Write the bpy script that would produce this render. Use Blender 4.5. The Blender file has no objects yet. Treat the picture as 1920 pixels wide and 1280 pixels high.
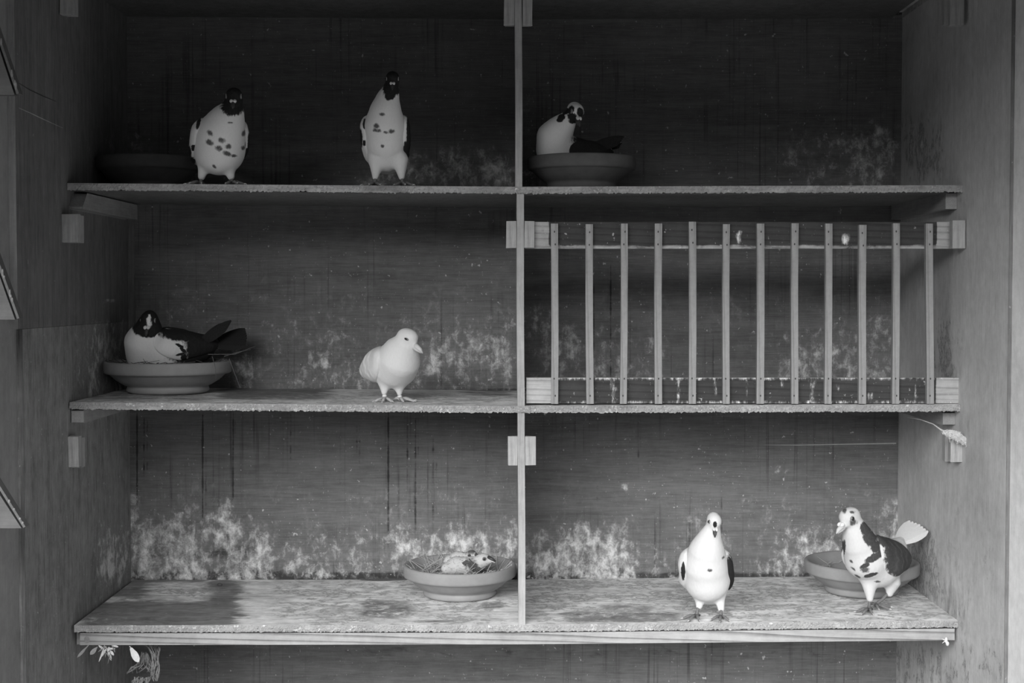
import bpy, math, random
import numpy as np
from mathutils import Vector, Matrix

# ------------------------------------------------------------------ camera, light, exposure
SC = bpy.context.scene
COL = SC.collection
F = 2667.0                       # focal length in pixels of the 1920 x 1280 frame
CAM = Vector((0.0, -2.667, 1.5))
PITCH = math.atan(90.0 / F)      # camera looks very slightly down
cam_d = bpy.data.cameras.new('camera')
cam_d.sensor_width = 36.0
cam_d.lens = F / 1920.0 * 36.0
cam_d.clip_start = 0.05
cam = bpy.data.objects.new('camera', cam_d)
COL.objects.link(cam)
cam.location = CAM
cam.rotation_euler = (math.pi / 2 - PITCH, 0, 0)
SC.camera = cam

world = bpy.data.worlds.new('overcast_sky')
SC.world = world
world.use_nodes = True
world.node_tree.nodes['Background'].inputs[0].default_value = (1, 1, 1, 1)
world.node_tree.nodes['Background'].inputs[1].default_value = 0.11

sun_d = bpy.data.lights.new('veiled_sun', 'SUN')
sun_d.energy = 11.9
sun_d.angle = math.radians(70)
sun = bpy.data.objects.new('veiled_sun', sun_d)
COL.objects.link(sun)
# direction the light travels: into the loft, from front left, fairly low
sun.rotation_euler = Vector((0.28, 0.73, -0.68)).to_track_quat('-Z', 'Y').to_euler()

SC.view_settings.view_transform = 'Standard'
SC.view_settings.look = 'None'
SC.view_settings.exposure = 0.0
SC.view_settings.gamma = 1.0
SC.view_settings.use_curve_mapping = False

# ------------------------------------------------------------------ measuring helpers
CP, SP = math.cos(PITCH), math.sin(PITCH)


def P(px, py, Y):
    """world point at depth Y that the photograph shows at (px, py)"""
    a = (px - 960) / F
    b = (640 - py) / F
    d = Vector((a, CP + b * SP, -SP + b * CP))
    t = (Y - CAM.y) / d.y
    return CAM + d * t


def proj(V):
    """pixel coordinates of an (n, 3) array of world points"""
    V = np.asarray(V, float)
    x = V[:, 0] - CAM.x
    y = V[:, 1] - CAM.y
    z = V[:, 2] - CAM.z
    dep = y * CP - z * SP
    up = y * SP + z * CP
    return 960 + F * x / dep, 640 - F * up / dep


def Zf(py, Y=0.0):
    return P(960, py, Y).z


XL, XR, YB = -0.832, 0.843, 0.427        # side walls and back wall of the nest boxes

# ------------------------------------------------------------------ scene helpers


def tag(o, label=None, cat=None, group=None, kind=None):
    if label: o['label'] = label
    if cat: o['category'] = cat
    if group: o['group'] = group
    if kind: o['kind'] = kind
    return o


def empty(name, loc=(0, 0, 0)):
    o = bpy.data.objects.new(name, None)
    o.empty_display_size = 0.02
    COL.objects.link(o)
    o.location = loc
    return o


def link(name, me, mat=None, parent=None, loc=None):
    o = bpy.data.objects.new(name, me)
    COL.objects.link(o)
    if mat is not None and len(me.materials) == 0:
        me.materials.append(mat)
    if loc is not None:
        o.location = loc
    if parent is not None:
        o.parent = parent
    return o


def pymesh(name, verts, faces, smooth=False, attrs=None):
    me = bpy.data.meshes.new(name)
    v = np.asarray(verts, np.float32)
    if isinstance(faces, np.ndarray):
        n, k = faces.shape
        me.vertices.add(len(v))
        me.vertices.foreach_set('co', v.ravel())
        me.loops.add(n * k)
        me.loops.foreach_set('vertex_index', faces.astype(np.int32).ravel())
        me.polygons.add(n)
        me.polygons.foreach_set('loop_start', np.arange(0, n * k, k, dtype=np.int32))
        me.update(calc_edges=True)
    else:
        me.from_pydata([tuple(p) for p in v], [], faces)
        me.update()
    me.polygons.foreach_set('use_smooth', np.full(len(me.polygons), smooth, dtype=bool))
    for k, a in (attrs or {}).items():
        at = me.attributes.new(k, 'FLOAT', 'POINT')
        at.data.foreach_set('value', np.asarray(a, np.float32))
    me.validate()
    return me


class MB:
    """collects shapes into one mesh"""

    def __init__(s):
        s.v, s.f = [], []

    def add(s, verts, faces):
        n = len(s.v)
        s.v += [tuple(p) for p in verts]
        s.f += [tuple(i + n for i in f) for f in faces]
        return s

    def hexa(s, c):
        """8 corners: bottom 4 (ccw from above) then top 4"""
        return s.add(c, [(3, 2, 1, 0), (4, 5, 6, 7), (0, 1, 5, 4), (1, 2, 6, 5), (2, 3, 7, 6), (3, 0, 4, 7)])

    def box(s, x0, x1, y0, y1, z0, z1):
        return s.hexa([(x0, y0, z0), (x1, y0, z0), (x1, y1, z0), (x0, y1, z0),
                       (x0, y0, z1), (x1, y0, z1), (x1, y1, z1), (x0, y1, z1)])

    def tube(s, pts, rad, n=6, cap=True):
        pts = [Vector(p) for p in pts]
        if not isinstance(rad, (list, tuple)):
            rad = [rad] * len(pts)
        ref = Vector((0.31, 0.52, 0.79))
        V, Fc = [], []
        for i, p in enumerate(pts):
            t = (pts[min(i + 1, len(pts) - 1)] - pts[max(i - 1, 0)]).normalized()
            a = t.cross(ref)
            if a.length < 1e-3:
                a = t.cross(Vector((1, 0, 0)))
            a.normalize()
            b = t.cross(a)
            for k in range(n):
                w = 2 * math.pi * k / n
                V.append(p + (a * math.cos(w) + b * math.sin(w)) * rad[i])
        for i in range(len(pts) - 1):
            for k in range(n):
                k2 = (k + 1) % n
                Fc.append((i * n + k, i * n + k2, (i + 1) * n + k2, (i + 1) * n + k))
        if cap:
            Fc.append(tuple(range(n))[::-1])
            Fc.append(tuple((len(pts) - 1) * n + k for k in range(n)))
        return s.add(V, Fc)

    def ball(s, c, r, nu=10, nv=6, M=None):
        V = [Vector((0, 0, 1))]
        for j in range(1, nv):
            th = math.pi * j / nv
            for i in range(nu):
                ph = 2 * math.pi * i / nu
                V.append(Vector((math.sin(th) * math.cos(ph), math.sin(th) * math.sin(ph), math.cos(th))))
        V.append(Vector((0, 0, -1)))
        fc = []
        for i in range(nu):
            fc.append((0, 1 + i, 1 + (i + 1) % nu))
        for j in range(nv - 2):
            for i in range(nu):
                a = 1 + j * nu + i
                b = 1 + j * nu + (i + 1) % nu
                fc.append((a, a + nu, b + nu, b))
        last = len(V) - 1
        for i in range(nu):
            fc.append((last, 1 + (nv - 2) * nu + (i + 1) % nu, 1 + (nv - 2) * nu + i))
        r = Vector(r) if isinstance(r, (tuple, list)) else Vector((r, r, r))
        out = []
        for p in V:
            q = Vector((p.x * r.x, p.y * r.y, p.z * r.z))
            if M is not None:
                q = M @ q
            out.append(q + Vector(c))
        return s.add(out, fc)

    def mesh(s, name, smooth=False):
        return pymesh(name, s.v, s.f, smooth)

    def build(s, name, mat, parent=None, smooth=False, bevel=0.0, loc=None):
        if loc is not None:
            L = Vector(loc)
            s.v = [tuple(Vector(p) - L) for p in s.v]
        o = link(name, s.mesh(name, smooth), mat, parent, loc)
        if bevel:
            m = o.modifiers.new('bevel', 'BEVEL')
            m.width = bevel
            m.segments = 2
            m.limit_method = 'ANGLE'
        return o


# ------------------------------------------------------------------ materials (black-and-white picture: all greys)


class NT:
    def __init__(s, name):
        s.m = bpy.data.materials.new(name)
        s.m.use_nodes = True
        s.t = s.m.node_tree
        s.b = s.t.nodes['Principled BSDF']
        s.b.inputs['Specular IOR Level'].default_value = 0.25

    def n(s, typ, **kw):
        nd = s.t.nodes.new(typ)
        for k, v in kw.items():
            if hasattr(nd, k):
                setattr(nd, k, v)
            else:
                s.put(nd.inputs[k], v)
        return nd

    def put(s, sock, v):
        if isinstance(v, bpy.types.NodeSocket):
            s.t.links.new(v, sock)
        else:
            sock.default_value = v

    def math(s, op, a, b=0.0, c=None, clamp=False):
        nd = s.t.nodes.new('ShaderNodeMath')
        nd.operation = op
        nd.use_clamp = clamp
        s.put(nd.inputs[0], a)
        s.put(nd.inputs[1], b)
        if c is not None:
            s.put(nd.inputs[2], c)
        return nd.outputs[0]

    def step(s, x, lo, hi):
        nd = s.t.nodes.new('ShaderNodeMapRange')
        nd.interpolation_type = 'SMOOTHSTEP'
        s.put(nd.inputs['Value'], x)
        nd.inputs['From Min'].default_value = lo
        nd.inputs['From Max'].default_value = hi
        return nd.outputs[0]

    def mix(s, f, a, b):
        nd = s.t.nodes.new('ShaderNodeMix')
        nd.data_type = 'FLOAT'
        s.put(nd.inputs[0], f)
        s.put(nd.inputs[2], a)
        s.put(nd.inputs[3], b)
        return nd.outputs[0]

    def noise(s, scale, detail=4, rough=0.55, dist=0.0, src=None):
        """fractal noise with its own scale on each axis"""
        if src is None:
            src = s.coord()
        mp = s.t.nodes.new('ShaderNodeMapping')
        s.put(mp.inputs['Vector'], src)
        mp.inputs['Scale'].default_value = scale if isinstance(scale, tuple) else (scale,) * 3
        nz = s.t.nodes.new('ShaderNodeTexNoise')
        s.put(nz.inputs['Vector'], mp.outputs[0])
        nz.inputs['Scale'].default_value = 1.0
        nz.inputs['Detail'].default_value = detail
        nz.inputs['Roughness'].default_value = rough
        nz.inputs['Distortion'].default_value = dist
        return nz.outputs[0]

    def coord(s):
        if not hasattr(s, '_c'):
            s._c = s.t.nodes.new('ShaderNodeTexCoord').outputs['Object']
        return s._c

    def attr(s, name):
        a = s.t.nodes.new('ShaderNodeAttribute')
        a.attribute_name = name
        return a.outputs['Fac']

    def done(s, value, rough=0.85, bump=None, strength=0.3, dist=0.002):
        cb = s.t.nodes.new('ShaderNodeCombineColor')
        v = s.math('MAXIMUM', value, 0.004)
        for i in range(3):
            s.put(cb.inputs[i], v)
        s.put(s.b.inputs['Base Color'], cb.outputs[0])
        s.put(s.b.inputs['Roughness'], rough)
        if bump is not None:
            bp = s.t.nodes.new('ShaderNodeBump')
            bp.inputs['Strength'].default_value = strength
            bp.inputs['Distance'].default_value = dist
            s.put(bp.inputs['Height'], bump)
            s.put(s.b.inputs['Normal'], bp.outputs[0])
        return s.m


def axis_scale(axis, along, across):
    return tuple(along if i == axis else across for i in range(3))


def wood(name, base, axis, contrast=0.35, fine=0.25, rings=0.0, speck=0.0, drop_axis=2, drop_col=0.55,
         drop_fine=(1.0, 1.0), mottle=0.0, rough=0.85, bump=0.35, stain_col=0.35, dirty=0.3, streaks=0.0):
    """weathered board: grain along one axis, droppings ('drop') and dark stains ('stain') on the amounts the mesh carries"""
    k = NT(name)
    g1 = k.noise(axis_scale(axis, 4, 55), 5, 0.6, 0.4)
    g2 = k.noise(axis_scale(axis, 22, 420), 3, 0.6)
    big = k.noise(6.0, 3, 0.5)
    v = k.math('MULTIPLY_ADD', k.math('SUBTRACT', g1, 0.5), 2 * contrast, 1.0)
    v = k.math('ADD', v, k.math('MULTIPLY', k.math('SUBTRACT', g2, 0.5), 2 * fine))
    v = k.math('ADD', v, k.math('MULTIPLY', k.math('SUBTRACT', big, 0.5), 0.5))
    if mottle:
        m1 = k.noise(axis_scale(axis, 16, 34), 6, 0.65, 0.8)
        v = k.math('ADD', v, k.math('MULTIPLY', k.math('SUBTRACT', m1, 0.5), 2 * mottle))
    if rings:
        mp = k.t.nodes.new('ShaderNodeMapping')
        k.put(mp.inputs['Vector'], k.coord())
        mp.inputs['Scale'].default_value = axis_scale(axis, 1.6, 55)
        wv = k.t.nodes.new('ShaderNodeTexWave')
        wv.wave_type = 'BANDS'
        wv.bands_direction = 'DIAGONAL'
        wv.wave_profile = 'SAW'
        wv.inputs['Scale'].default_value = 0.9
        wv.inputs['Distortion'].default_value = 5.0
        wv.inputs['Detail'].default_value = 2.0
        wv.inputs['Detail Scale'].default_value = 0.6
        k.put(wv.inputs['Vector'], mp.outputs[0])
        v = k.math('MULTIPLY', v, k.math('SUBTRACT', 1.0, k.math('MULTIPLY', k.step(wv.outputs[1], 0.55, 1.0), rings)))
    dirt = k.noise(38.0, 6, 0.72)
    v = k.math('ADD', v, k.math('MULTIPLY', k.math('SUBTRACT', dirt, 0.5), 2 * dirty))
    v = k.math('MULTIPLY', k.math('MAXIMUM', v, 0.25), base)
    if streaks:
        sk = k.noise(axis_scale(2, 2.2, 120), 4, 0.65)
        sk2 = k.noise(5.0, 2, 0.5)
        v = k.math('MULTIPLY', v, k.math('SUBTRACT', 1.0, k.math('MULTIPLY', k.math('MULTIPLY', k.step(sk, 0.54, 0.70), k.step(sk2, 0.40, 0.60)), streaks)))
    # dark stains
    st = k.math('ADD', k.attr('stain'), k.math('MULTIPLY', k.math('SUBTRACT', k.noise(axis_scale(axis, 14, 30), 6, 0.68, 0.6), 0.5), 1.7))
    stf = k.math('MULTIPLY', k.step(st, 0.25, 0.75), k.step(k.attr('stain'), 0.02, 0.2))
    v = k.mix(stf, v, k.math('MULTIPLY', v, stain_col))
    # droppings: runny along drop_axis
    dn = k.noise(axis_scale(drop_axis, 44 * drop_fine[0], 58 * drop_fine[1]), 6, 0.66, 0.35)
    sn = k.noise(axis_scale(drop_axis, 9 * drop_fine[0], 110 * drop_fine[1]), 4, 0.6)
    df = k.noise(260.0, 3, 0.65)
    dg = k.noise(axis_scale(drop_axis, 11 * drop_fine[0], 15 * drop_fine[1]), 4, 0.6, 0.5)
    d = k.math('ADD', k.attr('drop'), k.math('MULTIPLY', k.math('SUBTRACT', dn, 0.5), 3.4))
    d = k.math('ADD', d, k.math('MULTIPLY', k.math('SUBTRACT', sn, 0.5), 0.7))
    d = k.math('ADD', d, k.math('MULTIPLY', k.math('SUBTRACT', dg, 0.5), 2.4))
    dm = k.math('MAXIMUM', k.math('MULTIPLY', k.step(d, 0.10, 0.75), 0.38), k.step(d, 0.52, 0.76))
    dm = k.math('MULTIPLY', dm, k.step(k.attr('drop'), 0.02, 0.30))
    thick = k.step(d, 0.7, 1.7)
    dc = k.math('MULTIPLY', drop_col, k.math('ADD', k.math('ADD', 0.10, k.math('MULTIPLY', df, 0.75)), k.math('MULTIPLY', thick, 0.8)))
    v = k.mix(dm, v, dc)
    h = k.math('ADD', k.math('MULTIPLY', g1, 0.6), k.math('MULTIPLY', g2, 0.4))
    h = k.math('ADD', h, k.math('MULTIPLY', k.attr('drop'), dn))
    if speck:
        sp = k.noise(95.0, 2, 0.5)
        spm = k.math('MULTIPLY', k.step(sp, 0.71, 0.78), speck)
        v = k.mix(spm, v, drop_col)
        sp2 = k.noise(axis_scale(drop_axis, 150.0, 320.0), 2, 0.5)
        spm2 = k.math('MULTIPLY', k.step(sp2, 0.70, 0.78), speck * 0.7)
        v = k.mix(spm2, v, drop_col)
    return k.done(v, rough, h, bump)


M = {}
M['back'] = wood('stained_plywood_back', 0.155, 0, 0.35, 0.4, speck=0.8, drop_col=0.58, stain_col=0.30, streaks=0.45)
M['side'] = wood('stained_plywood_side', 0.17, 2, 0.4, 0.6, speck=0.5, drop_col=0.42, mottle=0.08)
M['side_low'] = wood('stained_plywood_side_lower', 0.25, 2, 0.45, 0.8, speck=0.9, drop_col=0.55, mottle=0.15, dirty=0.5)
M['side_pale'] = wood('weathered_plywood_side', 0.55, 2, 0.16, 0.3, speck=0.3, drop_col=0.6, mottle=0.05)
M['outer_pale'] = wood('pale_board_outer', 0.84, 2, 0.08, 0.1, speck=0.2)
M['outer'] = wood('painted_board_outer', 0.30, 2, 0.15, 0.15, speck=0.2)
M['shelf'] = wood('droppings_crusted_shelf', 0.80, 0, 0.35, 0.45, speck=0.3, drop_axis=0, drop_col=0.85, mottle=0.85, drop_fine=(1.2, 1.0), stain_col=0.30)
M['edge'] = wood('crusted_shelf_edge', 0.36, 0, 0.3, 0.4, speck=0.9, drop_axis=0, drop_col=0.6, mottle=0.9, drop_fine=(4, 3), bump=0.8)
M['ply_edge'] = wood('bare_plywood_edge', 0.40, 2, 0.25, 0.3, speck=0.1)
M['pine'] = wood('bare_pine_slat', 0.34, 2, 0.18, 0.2, rings=0.25)
M['pine_x'] = wood('bare_pine_rail', 0.37, 0, 0.2, 0.2, rings=0.55)
M['block'] = wood('bare_pine_block', 0.42, 2, 0.25, 0.35, rings=0.12)
M['rail'] = wood('dark_stained_rail', 0.46, 0, 0.2, 0.25, rings=0.3, speck=0.5, drop_col=0.75, stain_col=0.13, drop_fine=(1.5, 3.0))
M['batten'] = wood('grey_support_batten', 0.30, 1, 0.25, 0.25)
M['perch'] = wood('dark_perch_wood', 0.13, 0, 0.2, 0.2)
M['ground'] = wood('dark_ground', 0.10, 0, 0.2, 0.2)


def plain(name, v, rough=0.8, nscale=60.0, amt=0.3, bump=0.2, spec=0.25):
    k = NT(name)
    n = k.noise(nscale, 4, 0.6)
    k.b.inputs['Specular IOR Level'].default_value = spec
    return k.done(k.math('MULTIPLY', k.math('MULTIPLY_ADD', k.math('SUBTRACT', n, 0.5), 2 * amt, 1.0), v), rough, n, bump, 0.001)


M['terracotta'] = plain('grey_terracotta', 0.30, 0.75, 45.0, 0.18)
M['clay_dark'] = plain('dark_clay', 0.11, 0.85, 45.0, 0.3)  # darker clay for both bowls of the upper shelf
M['straw'] = plain('dry_straw', 0.42, 0.8, 30.0, 0.4)
M['twig'] = plain('dark_twig', 0.10, 0.8, 30.0, 0.4)
M['nail'] = plain('rusty_nail', 0.06, 0.6)
M['foot'] = plain('scaly_foot', 0.16, 0.7, 300.0, 0.4)
M['foot_pale'] = plain('pale_scaly_foot', 0.42, 0.7, 300.0, 0.4)
M['claw'] = plain('horn_claw', 0.5, 0.5)
M['beak_dark'] = plain('dark_beak', 0.05, 0.45, spec=0.4)
M['beak_pale'] = plain('pale_beak', 0.55, 0.5)
M['cere'] = plain('chalky_cere', 0.75, 0.8)
M['eye'] = plain('dark_eye', 0.012, 0.15, spec=0.6)
M['eye_ring'] = plain('grey_eye_ring', 0.22, 0.7)
M['web'] = plain('dusty_cobweb', 0.24, 0.95, 200.0, 0.5)
M['dust_pale'] = plain('pale_dust_clump', 0.62, 0.95, 200.0, 0.4)
M['feather_pale'] = plain('pale_loose_feather', 0.72, 0.9, 200.0, 0.3)
M['feather_grey'] = plain('grey_loose_feather', 0.35, 0.9, 200.0, 0.3)
M['feather_dark'] = plain('dark_fallen_feather', 0.15, 0.9, 200.0, 0.4)


def plumage(name, pale=0.76, dark=0.020, ragged=1.0, soft=0.14):
    """feathers: pale ground and black areas on the amounts the mesh carries ('dark', 'grey')"""
    k = NT(name)
    n = k.noise((190.0, 190.0, 95.0), 4, 0.65)
    f = k.noise((420.0, 420.0, 170.0), 3, 0.6)
    d = k.math('ADD', k.attr('dark'), k.math('MULTIPLY', k.math('SUBTRACT', n, 0.5), ragged))
    dm = k.step(d, -soft, soft)
    pv = k.math('MULTIPLY', pale, k.math('MULTIPLY_ADD', k.math('SUBTRACT', f, 0.5), 0.14, 1.0))
    gm = k.step(k.math('ADD', k.attr('grey'), k.math('MULTIPLY', k.math('SUBTRACT', n, 0.5), 1.6)), 0.12, 0.95)
    gm = k.math('MULTIPLY', gm, k.step(k.attr('grey'), 0.0, 0.25))
    pv = k.mix(gm, pv, 0.10)
    dv = k.math('MULTIPLY', dark, k.math('ADD', 0.4, k.math('MULTIPLY', f, 1.2)))
    v = k.mix(dm, pv, dv)
    k.b.inputs['Sheen Weight'].default_value = 0.0
    mp = k.t.nodes.new('ShaderNodeMapping')
    k.put(mp.inputs['Vector'], k.coord())
    mp.inputs['Scale'].default_value = (150.0, 150.0, 85.0)
    vo = k.t.nodes.new('ShaderNodeTexVoronoi')
    vo.feature = 'SMOOTH_F1'
    vo.inputs['Scale'].default_value = 1.0
    k.put(vo.inputs['Vector'], mp.outputs[0])
    h = k.math('ADD', k.math('MULTIPLY', f, 0.5), k.math('MULTIPLY', vo.outputs['Distance'], 0.8))
    return k.done(v, 0.85, h, 0.45, 0.0012)


M['plume'] = plumage('pied_plumage')
M['plume_hooded'] = plumage('hooded_plumage', 0.84, 0.02, 0.7)
M['plume_white'] = plumage('white_plumage', 0.67)
M['plume_slate'] = plumage('slate_and_white_plumage', 0.64, 0.06, 1.1)

# ------------------------------------------------------------------ the nest-box wall
RNG = np.random.default_rng(7)


def soft(v, a, b, f):
    return np.clip((v - a) / f + 0.5, 0, 1) * np.clip((b - v) / f + 0.5, 0, 1)


def amounts(V, rects):
    """largest of the soft-edged rectangles (photograph pixels): x0, x1, y0, y1, amount, feather x, feather y"""
    px, py = proj(V)
    out = np.zeros(len(px))
    for x0, x1, y0, y1, a, fx, fy in rects:
        out = np.maximum(out, a * soft(px, x0, x1, fx) * soft(py, y0, y1, fy))
    return out


def face_grid(us, vs, place):
    """grid of points place(u, v) with quads"""
    U, W = np.meshgrid(us, vs, indexing='ij')
    V = place(U.ravel(), W.ravel())
    nu, nv = len(us), len(vs)
    i = np.arange(nu * nv).reshape(nu, nv)
    Q = np.stack([i[:-1, :-1], i[1:, :-1], i[1:, 1:], i[:-1, 1:]], -1).reshape(-1, 4)
    return V, Q


def join_grids(parts):
    Vs, Qs, n = [], [], 0
    for V, Q in parts:
        Vs.append(V)
        Qs.append(Q + n)
        n += len(V)
    return np.concatenate(Vs), np.concatenate(Qs)


def box_grid(x0, x1, y0, y1, z0, z1):
    c = np.array([(x0, y0, z0), (x1, y0, z0), (x1, y1, z0), (x0, y1, z0), (x0, y0, z1), (x1, y0, z1), (x1, y1, z1), (x0, y1, z1)], float)
    f = np.array([(3, 2, 1, 0), (4, 5, 6, 7), (0, 1, 5, 4), (1, 2, 6, 5), (2, 3, 7, 6), (3, 0, 4, 7)])
    return c, f


ZTOP = 2.22
# --- back wall, with vertical drip marks and droppings above each shelf
drips = [(257, 770, 950, .9), (270, 770, 900, .7), (276, 775, 880, .6), (380, 772, 985, .8), (386, 850, 960, .6), (437, 772, 945, .9),
         (441, 775, 830, .6), (545, 772, 865, .7), (674, 772, 1035, .45), (669, 772, 860, .5), (728, 772, 1035, 1.0), (764, 775, 920, .5),
         (779, 772, 1035, .8), (784, 772, 860, .5), (812, 800, 1000, .5), (818, 850, 960, .4), (916, 772, 900, .4), (1197, 772, 895, .6),
         (1353, 915, 1085, .5), (1120, 900, 1000, .35), (1012, 772, 800, .5),
         (1113, 465, 700, .6), (1145, 480, 735, .7), (663, 480, 600, .0), (482, 390, 412, .4), (611, 400, 420, .7), (760, 395, 415, .4)]
dx = []
for d in drips:
    x = P(d[0], (d[1] + d[2]) / 2, YB).x
    dx += [x - 0.0034, x - 0.0014, x + 0.0014, x + 0.0034]
xs = np.unique(np.concatenate([np.linspace(XL - 0.004, XR + 0.004, 190), np.array(dx)]))
zs = np.concatenate([[0.0, 0.3], np.linspace(0.55, ZTOP, 230)])
V, Q = face_grid(xs, zs, lambda u, v: np.stack([u, np.full_like(u, YB), v], -1))
back_drop = amounts(V, [
    (190, 290, 240, 352, .42, 60, 60), (690, 985, 285, 360, .62, 120, 50), (1480, 1700, 235, 352, .60, 110, 70), (985, 1010, 180, 352, .4, 30, 60),
    (425, 985, 590, 745, .32, 60, 60), (430, 482, 640, 742, .75, 30, 30), (560, 985, 650, 742, .50, 80, 60), (775, 985, 605, 720, .70, 60, 70),
    (985, 1060, 560, 745, .55, 40, 90), (985, 1250, 625, 745, .58, 60, 60), (1440, 1790, 620, 745, .62, 90, 60), (1560, 1790, 600, 700, .6, 80, 50),
    (236, 520, 970, 1100, .86, 40, 50), (400, 436, 930, 1000, .7, 16, 30), (240, 262, 930, 1090, .8, 14, 30), (500, 745, 985, 1095, .50, 60, 70),
    (725, 985, 985, 1095, .82, 50, 50), (570, 608, 1052, 1085, 1.0, 16, 14), (985, 1195, 980, 1095, .92, 40, 40), (1195, 1330, 1010, 1090, .36, 60, 60),
    (1460, 1700, 985, 1090, .85, 60, 50), (1640, 1700, 945, 1010, .6, 40, 40), (1400, 1480, 1010, 1090, .4, 50, 60),
    (236, 985, 890, 1090, .18, 60, 120), (985, 1690, 900, 1090, .18, 60, 120), (236, 985, 500, 740, .14, 60, 160), (985, 1760, 500, 740, .14, 60, 160),
    (1164, 1178, 906, 920, 1.3, 6, 6), (1396, 1410, 930, 944, 1.1, 6, 6), (1452, 1462, 878, 888, 1.1, 5, 6), (1467, 1474, 880, 887, 1.0, 4, 5)])
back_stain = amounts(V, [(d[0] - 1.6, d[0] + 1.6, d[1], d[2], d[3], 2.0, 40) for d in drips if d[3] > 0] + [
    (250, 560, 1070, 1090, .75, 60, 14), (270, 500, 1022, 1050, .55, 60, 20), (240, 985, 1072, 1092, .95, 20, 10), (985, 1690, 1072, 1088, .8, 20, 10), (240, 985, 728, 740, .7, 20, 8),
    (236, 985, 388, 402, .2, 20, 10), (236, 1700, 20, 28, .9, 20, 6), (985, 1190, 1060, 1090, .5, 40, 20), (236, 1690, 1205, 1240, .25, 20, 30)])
V2, Q2 = box_grid(XL - 0.004, XR + 0.004, YB + 0.0004, YB + 0.012, 0.0, ZTOP)
VV, QQ = join_grids([(V, Q), (V2, Q2)])
z8 = np.zeros(8)
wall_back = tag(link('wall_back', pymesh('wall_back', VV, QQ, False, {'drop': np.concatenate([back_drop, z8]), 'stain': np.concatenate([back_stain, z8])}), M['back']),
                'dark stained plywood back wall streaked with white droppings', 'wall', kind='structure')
# pale raised splinter torn along the grain, and the seam where two sheets meet
mb = MB()
a, b = P(1430, 834, YB), P(1680, 831, YB)
mb.add([a, a + Vector((.08, 0, .0009)), b + Vector((0, 0, .0016)), b + Vector((0, 0, -.0012)), a + Vector((.08, 0, -.0009)),
        a + Vector((.08, -.002, 0)), b + Vector((0, -.003, .0002))],
       [(0, 5, 1), (1, 5, 6, 2), (0, 4, 5), (4, 3, 6, 5)])
mb.build('splinter', M['cere'], wall_back)

# --- side walls
YL0, YR0 = -0.273, -0.25


def side_wall(name, X, y0, z0, z1, mat, label, drop, stain, sgn, ny=90, nz=200):
    ys = np.linspace(y0, YB, ny)
    zz = np.linspace(z0, z1, nz)
    if sgn > 0:
        V, Q = face_grid(ys, zz, lambda u, v: np.stack([np.full_like(u, X), u, v], -1))
    else:
        V, Q = face_grid(zz, ys, lambda u, v: np.stack([np.full_like(u, X), v, u], -1))
    x0, x1 = (X - 0.012, X - 0.0003) if sgn > 0 else (X + 0.0003, X + 0.012)
    V2, Q2 = box_grid(x0, x1, y0, YB, z0, z1)
    VV, QQ = join_grids([(V, Q), (V2, Q2)])
    o = link(name, pymesh(name, VV, QQ, False, {'drop': np.concatenate([amounts(V, drop), z8]), 'stain': np.concatenate([amounts(V, stain), z8])}), mat)
    return tag(o, label, 'wall', kind='structure')


ZSEAM = P(35, 617, YL0).z
ldrop = [(150, 245, 610, 748, .95, 50, 50), (178, 250, 985, 1100, 1.1, 30, 60), (150, 240, 250, 345, .38, 50, 60), (100, 240, 560, 740, .22, 60, 100),
         (120, 170, 640, 780, .3, 40, 80), (196, 216, 560, 566, 1.2, 8, 4), (50, 250, 1000, 1280, .22, 60, 200)]
lstain = [(36, 115, 90, 100, .0, 6, 6), (30, 115, 152, 192, .0, 10, 10)]
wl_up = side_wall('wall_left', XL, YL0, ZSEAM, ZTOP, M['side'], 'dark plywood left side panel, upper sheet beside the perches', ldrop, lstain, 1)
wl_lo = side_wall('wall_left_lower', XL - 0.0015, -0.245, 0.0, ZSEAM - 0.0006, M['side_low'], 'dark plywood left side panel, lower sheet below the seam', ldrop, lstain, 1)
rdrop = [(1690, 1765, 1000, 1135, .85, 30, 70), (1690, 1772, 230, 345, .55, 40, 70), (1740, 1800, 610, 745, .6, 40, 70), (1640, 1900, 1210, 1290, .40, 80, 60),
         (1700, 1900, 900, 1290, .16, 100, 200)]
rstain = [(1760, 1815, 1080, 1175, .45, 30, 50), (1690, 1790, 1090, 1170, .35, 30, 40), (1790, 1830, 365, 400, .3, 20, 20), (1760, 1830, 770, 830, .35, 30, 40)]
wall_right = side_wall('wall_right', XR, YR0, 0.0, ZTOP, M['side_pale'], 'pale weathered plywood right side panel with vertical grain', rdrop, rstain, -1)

# front edges of the side sheets (layers of bare plywood)
mb = MB(); mb.box(XL - 0.012, XL, YL0 - 0.0016, YL0 - 0.0002, ZSEAM, ZTOP); mb.build('plywood_edge', M['ply_edge'], wl_up)
mb = MB(); mb.box(XL - 0.0075, XL - 0.0015, -0.2466, -0.2452, 0.0, ZSEAM - 0.001); mb.build('plywood_edge', M['side'], wl_lo)
mb = MB(); mb.box(XR, XR + 0.006, YR0 - 0.0016, YR0 - 0.0002, 0.0, ZTOP); mb.build('plywood_edge', M['side'], wall_right)

# long scratches in the upper left sheet
for pts, m_, nm in (([(40, 202), (60, 211), (85, 223), (122, 240)], 'ply_edge', 'scratch'), ([(38, 154), (60, 168), (85, 180), (110, 190)], 'nail', 'crack')):
    mb = MB()
    q = []
    for x, y in pts:
        Yq = XL * -F / (960 - x) * CP - 2.667 + 0.0
        q.append(Vector((XL + .0001, Yq, P(x, y, Yq).z)))
    mb.tube(q, [.0004, .0009, .0009, .0004], 5)
    mb.build(nm, M[m_], wl_up)

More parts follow.
